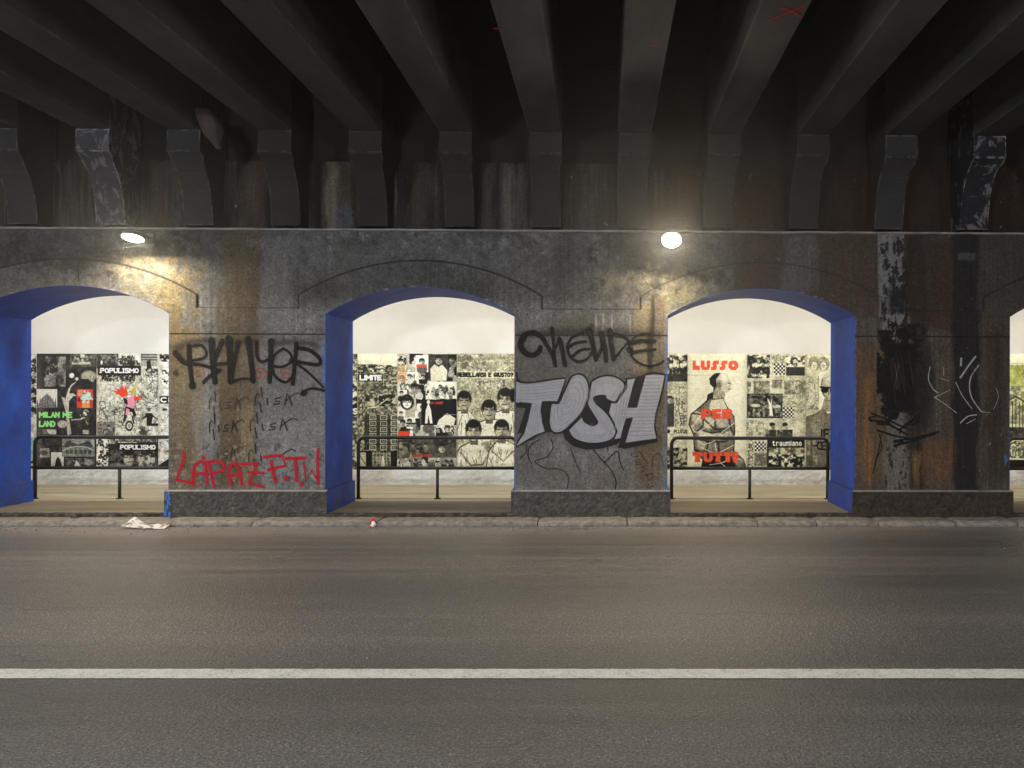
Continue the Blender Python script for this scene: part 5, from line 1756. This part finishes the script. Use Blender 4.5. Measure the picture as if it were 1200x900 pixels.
# pier 2, dark tag on top
p = Paint(Tz(600, 375, 6.25))
for P, w in (([(85, 130), (62, 180), (90, 235), (150, 258), (198, 230), (208, 200)], 44), ([(95, 105), (160, 92), (220, 130), (262, 195), (300, 265), (318, 335)], 34), ([(292, 60), (305, 170), (315, 300)], 26),
             ([(345, 130), (325, 190), (310, 225)], 20), ([(352, 150), (372, 240), (390, 332)], 36), ([(520, 95), (445, 125), (408, 190), (425, 265), (485, 305), (550, 285), (585, 235)], 22), ([(410, 200), (470, 168), (540, 158)], 26),
             ([(445, 265), (500, 222), (565, 212)], 24), ([(570, 80), (592, 180), (616, 290)], 40), ([(616, 290), (658, 200), (650, 110)], 26), ([(655, 100), (680, 200), (688, 298)], 38), ([(718, 80), (728, 180), (746, 285)], 40),
             ([(746, 288), (800, 220), (852, 160)], 18), ([(750, 105), (830, 125), (862, 175)], 26), ([(1012, 100), (930, 108), (868, 160), (868, 240), (910, 300), (985, 335), (1060, 328), (1110, 300)], 16), ([(862, 170), (940, 155), (1045, 155)], 32),
             ([(880, 240), (950, 225), (1050, 215)], 24), ([(865, 215)], 50)):
    p.stroke(P, w * 1.35, taper=(1, .8) if len(P) > 1 else None)
p.build('graffiti_tag', SPRAY, 'wide smoky black sprayed tag directly above the silver letters')
p = Paint(Tz(600, 375, 6.25), off=.0022)
p.stroke([(70, 110), (330, 90), (560, 80)], 110).stroke([(560, 85), (800, 95), (1060, 110)], 120).stroke([(560, 70), (590, 40)], 60)
p.build('graffiti_haze', FAINT, 'soft black spray haze behind the tag on the middle pier')

# pier 2, the silver letters: black backing, silver fill, black outline
root = empty('graffiti_piece', tuple(W(694, 480, YF)))
tag(root, 'big silver TOSH letters with thick black outline on the middle pier', 'graffiti')
_inv = Matrix.Translation(-Vector(root.location))
T = Tz(600, 432, 6.25)
LET = {
 'T': [(32, 85), (60, 100), (110, 104), (200, 95), (300, 78), (388, 68), (385, 110), (362, 175), (335, 243), (270, 243), (225, 243), (215, 300), (228, 400), (245, 462), (160, 497), (80, 545), (30, 575), (45, 530), (85, 470), (115, 370), (140, 255), (60, 250), (30, 246)],
 'O': [(415, 95), (440, 55), (490, 38), (535, 60), (562, 120), (560, 200), (530, 290), (490, 350), (430, 412), (380, 455), (330, 472), (290, 455), (272, 400), (275, 330), (290, 255), (340, 250), (378, 175)],
 'S': [(580, 95), (640, 60), (710, 50), (770, 65), (820, 100), (825, 140), (790, 195), (755, 246), (690, 222), (682, 200), (640, 198), (600, 215), (620, 255), (680, 310), (720, 360), (752, 420), (762, 470), (735, 515), (680, 540), (600, 550), (520, 540), (450, 510), (415, 455), (430, 430), (480, 380), (515, 350), (530, 385), (580, 412), (618, 405), (622, 380), (585, 320), (555, 265), (565, 200), (572, 140)],
 'H': [(838, 75), (908, 65), (890, 130), (850, 286), (912, 282), (932, 200), (960, 100), (975, 45), (1040, 35), (1122, 45), (1108, 130), (1085, 225), (1055, 330), (1045, 420), (1062, 515), (960, 530), (830, 548), (842, 480), (880, 358), (838, 370), (820, 430), (800, 512), (745, 520), (768, 460), (745, 400), (705, 325), (722, 250), (762, 248), (800, 195), (838, 140)],
}
p = Paint(T, off=.0036)
for P in ([(30, 246), (142, 252), (90, 470), (42, 474), (100, 290), (30, 284)], [(222, 240), (335, 240), (300, 262), (278, 330), (276, 420), (292, 465), (240, 470), (212, 300)],
          [(370, 462), (420, 440), (440, 510), (520, 545), (640, 555), (745, 522), (805, 512), (770, 556), (640, 588), (540, 594), (440, 565), (385, 512)],
          [(560, 262), (625, 380), (618, 408), (530, 392), (512, 352), (495, 345), (530, 290)], [(905, 62), (978, 42), (918, 288), (846, 290)], [(836, 366), (884, 356), (832, 550), (1064, 513), (1070, 536), (830, 588), (775, 578), (796, 510)],
          [(600, 212), (690, 195), (745, 245), (715, 290), (704, 322), (640, 268)]):
    p.poly(P)
back = p.build('shadow', SOLID, None, parent=root)
sil = []
for ch, P in LET.items():
    p = Paint(T, off=.0046 + .0004 * (ch in 'OH')); p.poly(P)
    sil.append(p.build('letter', SLV, None, parent=root))
p = Paint(T, off=.0062)
for ch, P in LET.items():
    Q = P + [P[0]]
    if ch == 'T': Q = P[:22]
    p.stroke(Q, 15, curve=ch in 'OS')
p.stroke([(32, 30), (50, 85), (110, 104)], 15)
out = p.build('outline', SOLID, None, parent=root)
def inset(P, k):
    cx_ = sum(a for a, b in P) / len(P); cy_ = sum(b for a, b in P) / len(P)
    return [(cx_ + (a - cx_) * k, cy_ + (b - cy_) * k) for a, b in P] + [(cx_ + (P[0][0] - cx_) * k, cy_ + (P[0][1] - cy_) * k)]
br_l, br_d = Paint(T, off=.0053), Paint(T, off=.0052)
_r = random.Random(4)
for i, k in enumerate((.9, .82, .73, .64, .55, .45, .36, .26, .15)):
    (br_l if i % 2 else br_d).stroke(inset(LET['O'], k), 9)
SP = [[(600, 120), (700, 80), (790, 110), (780, 170), (745, 225)], [(575, 150), (590, 250), (640, 340), (700, 420), (700, 490), (600, 515), (480, 490), (440, 450)]]
for P in SP:
    for j, d in enumerate((-36, -26, -16, -6, 6, 16, 26, 36)):
        Q = []
        for i, (a, b) in enumerate(P):
            p0, p1 = P[max(i - 1, 0)], P[min(i + 1, len(P) - 1)]
            l = math.dist(p0, p1); nx_, ny_ = -(p1[1] - p0[1]) / l, (p1[0] - p0[0]) / l
            Q.append((a + nx_ * d * .8, b + ny_ * d * .8))
        (br_l if j % 2 else br_d).stroke(Q, 8)
for j in range(13):
    y = 118 + j * 11 + _r.uniform(-2, 2)
    if y < 235: (br_l if j % 2 else br_d).stroke([(45, y), (190, y - 6), (370 - j * 3, y - 22)], 8)
for j in range(9):
    x = 150 + j * 8
    (br_l if j % 2 else br_d).stroke([(x, 250), (x - 12 - (8 - j) * 3, 380), (x - 20 - (8 - j) * 6, 500 - j * 2)], 8)
for j in range(34):
    y = 70 + j * 13 + _r.uniform(-3, 3)
    xa_ = 965 - (y - 60) * .27 if y < 290 else (780 if y < 360 else 880 - (y - 360) * .22)
    xb_ = 1105 - max(0, y - 100) * .16 if y < 420 else 1040
    (br_l if j % 2 else br_d).stroke([(xa_ + 8, y), ((xa_ + xb_) / 2, y + _r.uniform(-4, 4)), (xb_ - 10, y - 2)], 9)
for j in range(7):
    x = 870 - j * 11
    (br_l if j % 2 else br_d).stroke([(x, 95 + j * 9), (x - 30, 250), (x - 60, 400 + j * 8)], 8)
sil.append(br_l.build('brush_streaks', SLV2, None, parent=root))
sil.append(br_d.build('dull_streaks', SLVD, None, parent=root))
for o in [back, out] + sil:
    o.matrix_parent_inverse = _inv
# pier 2, thin scrawls below
p = Paint(Tz(600, 515, 6.25))
for P, w in (([(200, 0), (130, 50), (118, 120), (142, 178)], 7), ([(285, 0), (300, 60), (250, 130), (165, 160), (250, 213), (340, 215), (400, 250), (412, 310), (400, 360)], 7), ([(430, 60), (460, 150), (500, 240)], 7),
             ([(600, 80), (640, 130), (680, 170), (735, 240), (762, 310), (755, 365)], 8), ([(675, 172), (770, 85), (790, 160), (815, 220)], 8), ([(700, 45), (702, 85)], 7), ([(110, 40), (100, 95), (62, 132)], 8)):
    p.stroke(P, w * 1.25)
p.build('graffiti_scrawl', THIN, 'thin black looping scrawl beneath the silver letters')
p = Paint(Tz(600, 515, 6.25))
for P in ([(905, 98), (872, 100), (885, 132), (925, 122)], [(910, 150), (905, 182), (945, 180)], [(930, 145), (940, 165), (905, 168)], [(990, 192), (945, 200), (985, 220), (950, 238)], [(965, 262), (1010, 255), (1030, 250)], [(990, 262), (1000, 300), (1040, 270)], [(1000, 330), (990, 350), (1030, 345)], [(935, 88), (995, 180)]):
    p.stroke(P, 7, curve=False)
p.build('graffiti_signature', THIN, 'small slanting black lettering CESK at the lower right of the middle pier')
p = Paint(T)
for P in ([(1100, 190), (1048, 300), (1045, 430), (1090, 515)], [(970, 60), (985, 35), (1060, 28), (1130, 45)], [(30, 560), (110, 530), (170, 510)], [(60, 545), (130, 520)]):
    p.stroke(P, 9)
T2 = Tz(600, 515, 6.25); p.T = T2
for P in ([(1028, 200), (1040, 115), (1085, 110), (1110, 190)],): p.stroke(P, 8)
p.build('graffiti_scrawl', MARKF, 'thin dark arcs along the right edge of the middle pier')

# pier 3
p = Paint(Tz(1000, 380, 5))
for P, w in (([(100, 560), (200, 585), (320, 650)], 12), ([(105, 520), (200, 560), (330, 620)], 10), ([(140, 620), (230, 650), (320, 668)], 12), ([(390, 540), (300, 590), (270, 640)], 10), ([(240, 712), (320, 690), (480, 640)], 14), ([(240, 682), (350, 668), (500, 630)], 10),
             ([(165, 640), (150, 730), (115, 870)], 7), ([(150, 640), (165, 720), (130, 800)], 6), ([(110, 570), (90, 550), (130, 540)], 10), ([(380, 700), (375, 740)], 8), ([(240, 690), (290, 680), (250, 715)], 16), ([(190, 560), (250, 610), (300, 600), (390, 520)], 8)):
    p.stroke(P, w * 1.3)
p.build('graffiti_scrawl', SPRAY, 'tangled black spray scrawl below the blacked-out patch on the brown pier')
p = Paint(Tz(1000, 380, 5))
for P, w in (([(450, 250), (440, 320), (468, 380), (500, 402)], 10), ([(480, 428), (565, 385)], 7), ([(480, 428)], 22), ([(480, 430), (540, 470), (605, 520)], 7), ([(632, 200), (630, 240)], 20), ([(715, 190), (670, 250), (628, 312)], 18), ([(735, 240), (685, 320), (690, 420), (748, 510)], 12),
             ([(748, 512), (800, 518)], 6), ([(600, 340), (640, 420), (695, 495)], 8), ([(835, 370), (850, 430), (820, 500)], 5), ([(628, 578), (670, 540), (722, 530)], 12), ([(665, 582), (715, 555)], 7), ([(530, 250), (530, 300)], 6), ([(505, 315), (560, 332)], 5), ([(512, 512)], 12)):
    p.stroke(P, w)
p.build('graffiti_scrawl', WHT, 'thin white looping tag over the black streak on the brown pier')

# red marks on the girder soffits
def soffit_marks(lines, w, label):
    mb_v, fs, uv = [], [], []
    for k, P in enumerate(lines):
        pts = [G(px, py, ZS - .004 - .0005 * k) for px, py in P]
        for a, b in zip(pts[:-1], pts[1:]):
            d = (b - a).normalized(); n_ = Vector((-d.y, d.x, 0)) * w
            i = len(mb_v)
            mb_v += [a + n_, a, a - n_, b + n_, b, b - n_]; uv += [(1, 0), (0, 0), (1, 0)] * 2
            fs += [(i, i + 1, i + 4, i + 3), (i + 1, i + 2, i + 5, i + 4)]
    o = mk('graffiti_mark', mb_v, fs, REDF, None, uv)
    tag(o, label, 'graffiti', 'red marks sprayed on the girders')
soffit_marks([[(901, 24), (925, 14), (944, 6)], [(914, 9), (928, 13), (940, 20)]], .022, 'red sprayed cross on the underside of a girder at the top right')
soffit_marks([[(578, 33), (586, 34)]], .022, 'tiny red dash on the edge of the girder left of centre')
soffit_marks([[(760, 53), (774, 54)]], .014, 'small thin red dash on the girder right of centre')

# ------------------------------------------------------------------ hanging scrap between the girders
def crumple(nu, nv, P, amp, sd, freq):
    mb = MB()
    def Q(u, v):
        p = Vector(P(u, v))
        return tuple(p + Vector((mnoise.noise(Vector((u * freq, v * freq, sd))), mnoise.noise(Vector((u * freq, v * freq, sd + 9))), mnoise.noise(Vector((u * freq, v * freq, sd + 21))))) * amp)
    mb.grid(Q, nu, nv)
    return mb
MAT['rag'] = mat_plain('stained_rag', [lin(48, 42, 38), lin(76, 66, 58)], 5, .95, .7, .01, 60).m
a = W(226, 126, 8.6); b = W(254, 170, 8.75)
mb = MB()
def P(u, v):
    t = u * 2 * math.pi
    prof = [(.0, 0), (.08, .02), (.115, .1), (.12, .2), (.09, .3), (.05, .38), (.035, .44), (.0, .46)]
    k = v * 7; i = min(int(k), 6); f = k - i
    r = prof[i][0] * (1 - f) + prof[i + 1][0] * f
    h = prof[i][1] * (1 - f) + prof[i + 1][1] * f
    d = 1 + .35 * mnoise.noise(Vector((math.cos(t) * 1.5, math.sin(t) * 1.5, v * 4)))
    return (a.x + .11 + h * .36 + r * math.cos(t) * d, 8.62 + r * math.sin(t) * d * .8, a.z - h)
mb.grid(P, 22, 14)
rag = mb.build('hanging_rag', MAT['rag'], None, smooth=True)
tag(rag, 'lumpy brown rag hanging from the end of a girder at upper left', 'rag')

# ------------------------------------------------------------------ litter
MAT['paper'] = mat_plain('crumpled_white_paper', [lin(206, 200, 190), lin(232, 229, 222), lin(238, 236, 230)], 9, .7, .3, .004, 60).m
m = mat_plain('printed_wrapper', [lin(226, 220, 210), lin(232, 229, 222)], 9, .7, .3, .004, 60)
g_ = m.geo()
f_ = m.ramp(m.noise(g_, 11, 4, .6, .5), [(.54, 0.0), (.57, 1.0)])
m.color(m.mix(f_, lin(204, 202, 198), m.ramp(m.noise(g_, 23, 3, .6), [(.45, lin(150, 124, 106)), (.55, lin(112, 106, 108))])))
MAT['wrapper'] = m.m
A_, B_ = G(143, 617, .02), G(187, 620, .02)
mb = MB()
w_ = B_.x - A_.x
def P(u, v):       # a flattened carton leaning on the kerb
    x = A_.x + w_ * u
    y = A_.y - .07 + .17 * v - .05 * u * v
    z = .014 + .085 * max(0, v - .35) * (1.3 - u) * .8 + .03 * math.exp(-((u - .1) / .12) ** 2) + .02 * math.sin(u * 9) * v
    return (x + .04 * v * (1 - u), y, z)
mb = crumple(20, 12, P, .012, 3.3, 4)
lit = mb.build('paper_wrapper', MAT['wrapper'], None)
lit.modifiers.new('thickness', 'SOLIDIFY').thickness = .003
tag(lit, 'crumpled white printed wrapper lying against the kerb below the first pier', 'litter')
c0 = G(440, 613, .04)
mb = MB()
MAT['redc'] = mat_plain('red_plastic', [lin(200, 40, 30), lin(224, 60, 44)], 6, .5).m
tv = [(c0.x - .035, c0.y, .075), (c0.x + .0, c0.y - .05, .03), (c0.x - .03, c0.y - .06, .012)]
mb.tube(tv, [.014, .026, .022], 10)
cup = mb.build('crushed_cup', MAT['paper'], None, smooth=True)
mb = MB(); mb.tube([(c0.x - .036, c0.y + .002, .078), (c0.x - .022, c0.y - .018, .058)], [.024, .028], 10)
mb.build('lid', MAT['redc'], cup, smooth=True)
mb = MB(); mb.tube([(c0.x - .03, c0.y - .062, .010), (c0.x - .04, c0.y - .085, .008)], [.02, .016], 8)
mb.build('base', MAT['redc'], cup, smooth=True)
tag(cup, 'small crushed red and white cup at the kerb below the middle arch', 'litter')
MAT['scrap'] = mat_plain('dirty_paper_scrap', [lin(120, 114, 106), lin(170, 164, 154)], 20, .8).m
scr = [(190, 631, 5, 'small pale paper scrap on the road just right of the wrapper'), (345, 641, 2.4, 'tiny white scrap on the road below the gap left of the middle arch'), (35, 622, 3, 'tiny white scrap beside the kerb at the left edge'),
       (572, 618, 3, 'tiny white scrap at the kerb near the right end of the middle arch'), (810, 630, 4, 'small white scrap on the road below the right arch railing'), (783, 617, 2.4, 'tiny white scrap in the gutter at the right corner of the middle pier'),
       (880, 617, 3, 'small white scrap in the gutter below the middle of the right arch'), (967, 617, 4, 'small white scrap in the gutter below the right end of the right arch'), (1177, 643, 3.4, 'small pale scrap on the road at the far right'),
       (857, 772, 5, 'flat pale scrap on the road above the white line, right of centre'), (803, 746, 2.4, 'tiny pale scrap on the road above the white line'), (430, 772, 3, 'tiny pale flake just above the white line, left of centre'),
       (322, 708, 3, 'tiny pale flake on the open road, left of centre')]
for i, (px, py, s_, lb) in enumerate(scr):
    q = G(px, py, .006)
    L = s_ * (q.y / F) * .8
    mb = MB()
    n = 7
    ring = [(q.x + L * .5 * math.cos(t) * random.uniform(.6, 1.2), q.y + L * .5 * math.sin(t) * random.uniform(.5, 1.1), .006 + random.uniform(0, .006)) for t in [2 * math.pi * k / n for k in range(n)]]
    mb.add(ring + [(q.x, q.y, .016)], [(k, (k + 1) % n, n) for k in range(n)])
    o = mb.build('paper_scrap', MAT['scrap'], None)
    o.modifiers.new('thickness', 'SOLIDIFY').thickness = .002
    tag(o, lb, 'litter', 'paper scraps on the road')

# ------------------------------------------------------------------ grit and leaf bits gathered in the gutter
mb = MB()
rr = random.Random(12)
for k in range(900):
    x = rr.uniform(-9, 7.5)
    d = abs(rr.gauss(0, .16))
    y = yk - .015 - d
    s_ = rr.uniform(.003, .010) * (1.6 if rr.random() < .06 else 1)
    a0 = rr.uniform(0, 6.3)
    ring = [(x + s_ * math.cos(a0 + t) * rr.uniform(.6, 1.4), y + s_ * math.sin(a0 + t) * rr.uniform(.5, 1.2), .001) for t in (0, 1.5, 3.1, 4.6)]
    mb.add(ring + [(x, y, .001 + s_ * .9)], [(0, 1, 4), (1, 2, 4), (2, 3, 4), (3, 0, 4)])
MAT['grit'] = mat_plain('gutter_grit', [lin(40, 36, 32), lin(96, 86, 74), lin(190, 182, 170)], 30, .9, .2, .002, 200).m
o = mb.build('gutter_grit', MAT['grit'])
tag(o, 'fine grit and leaf bits gathered along the foot of the kerb', 'grit', kind='stuff')

# ------------------------------------------------------------------ thin haze volume added to give the lamps a lens-like glow
mb = MB()
mb.box(-255, 255, -255, 255, -1.03, 6.3)
hm = D.materials.new('lamp_glow_haze')
hm.use_nodes = True
nt = hm.node_tree
nt.nodes.remove(nt.nodes['Principled BSDF'])
pv = nt.nodes.new('ShaderNodeVolumePrincipled')
pv.inputs['Density'].default_value = .0027
pv.inputs['Color'].default_value = (.92, .91, .9, 1)
pv.inputs['Anisotropy'].default_value = .8
nt.links.new(pv.outputs[0], nt.nodes['Material Output'].inputs['Volume'])
hz = mb.build('haze', hm)
hz['kind'] = 'stuff'
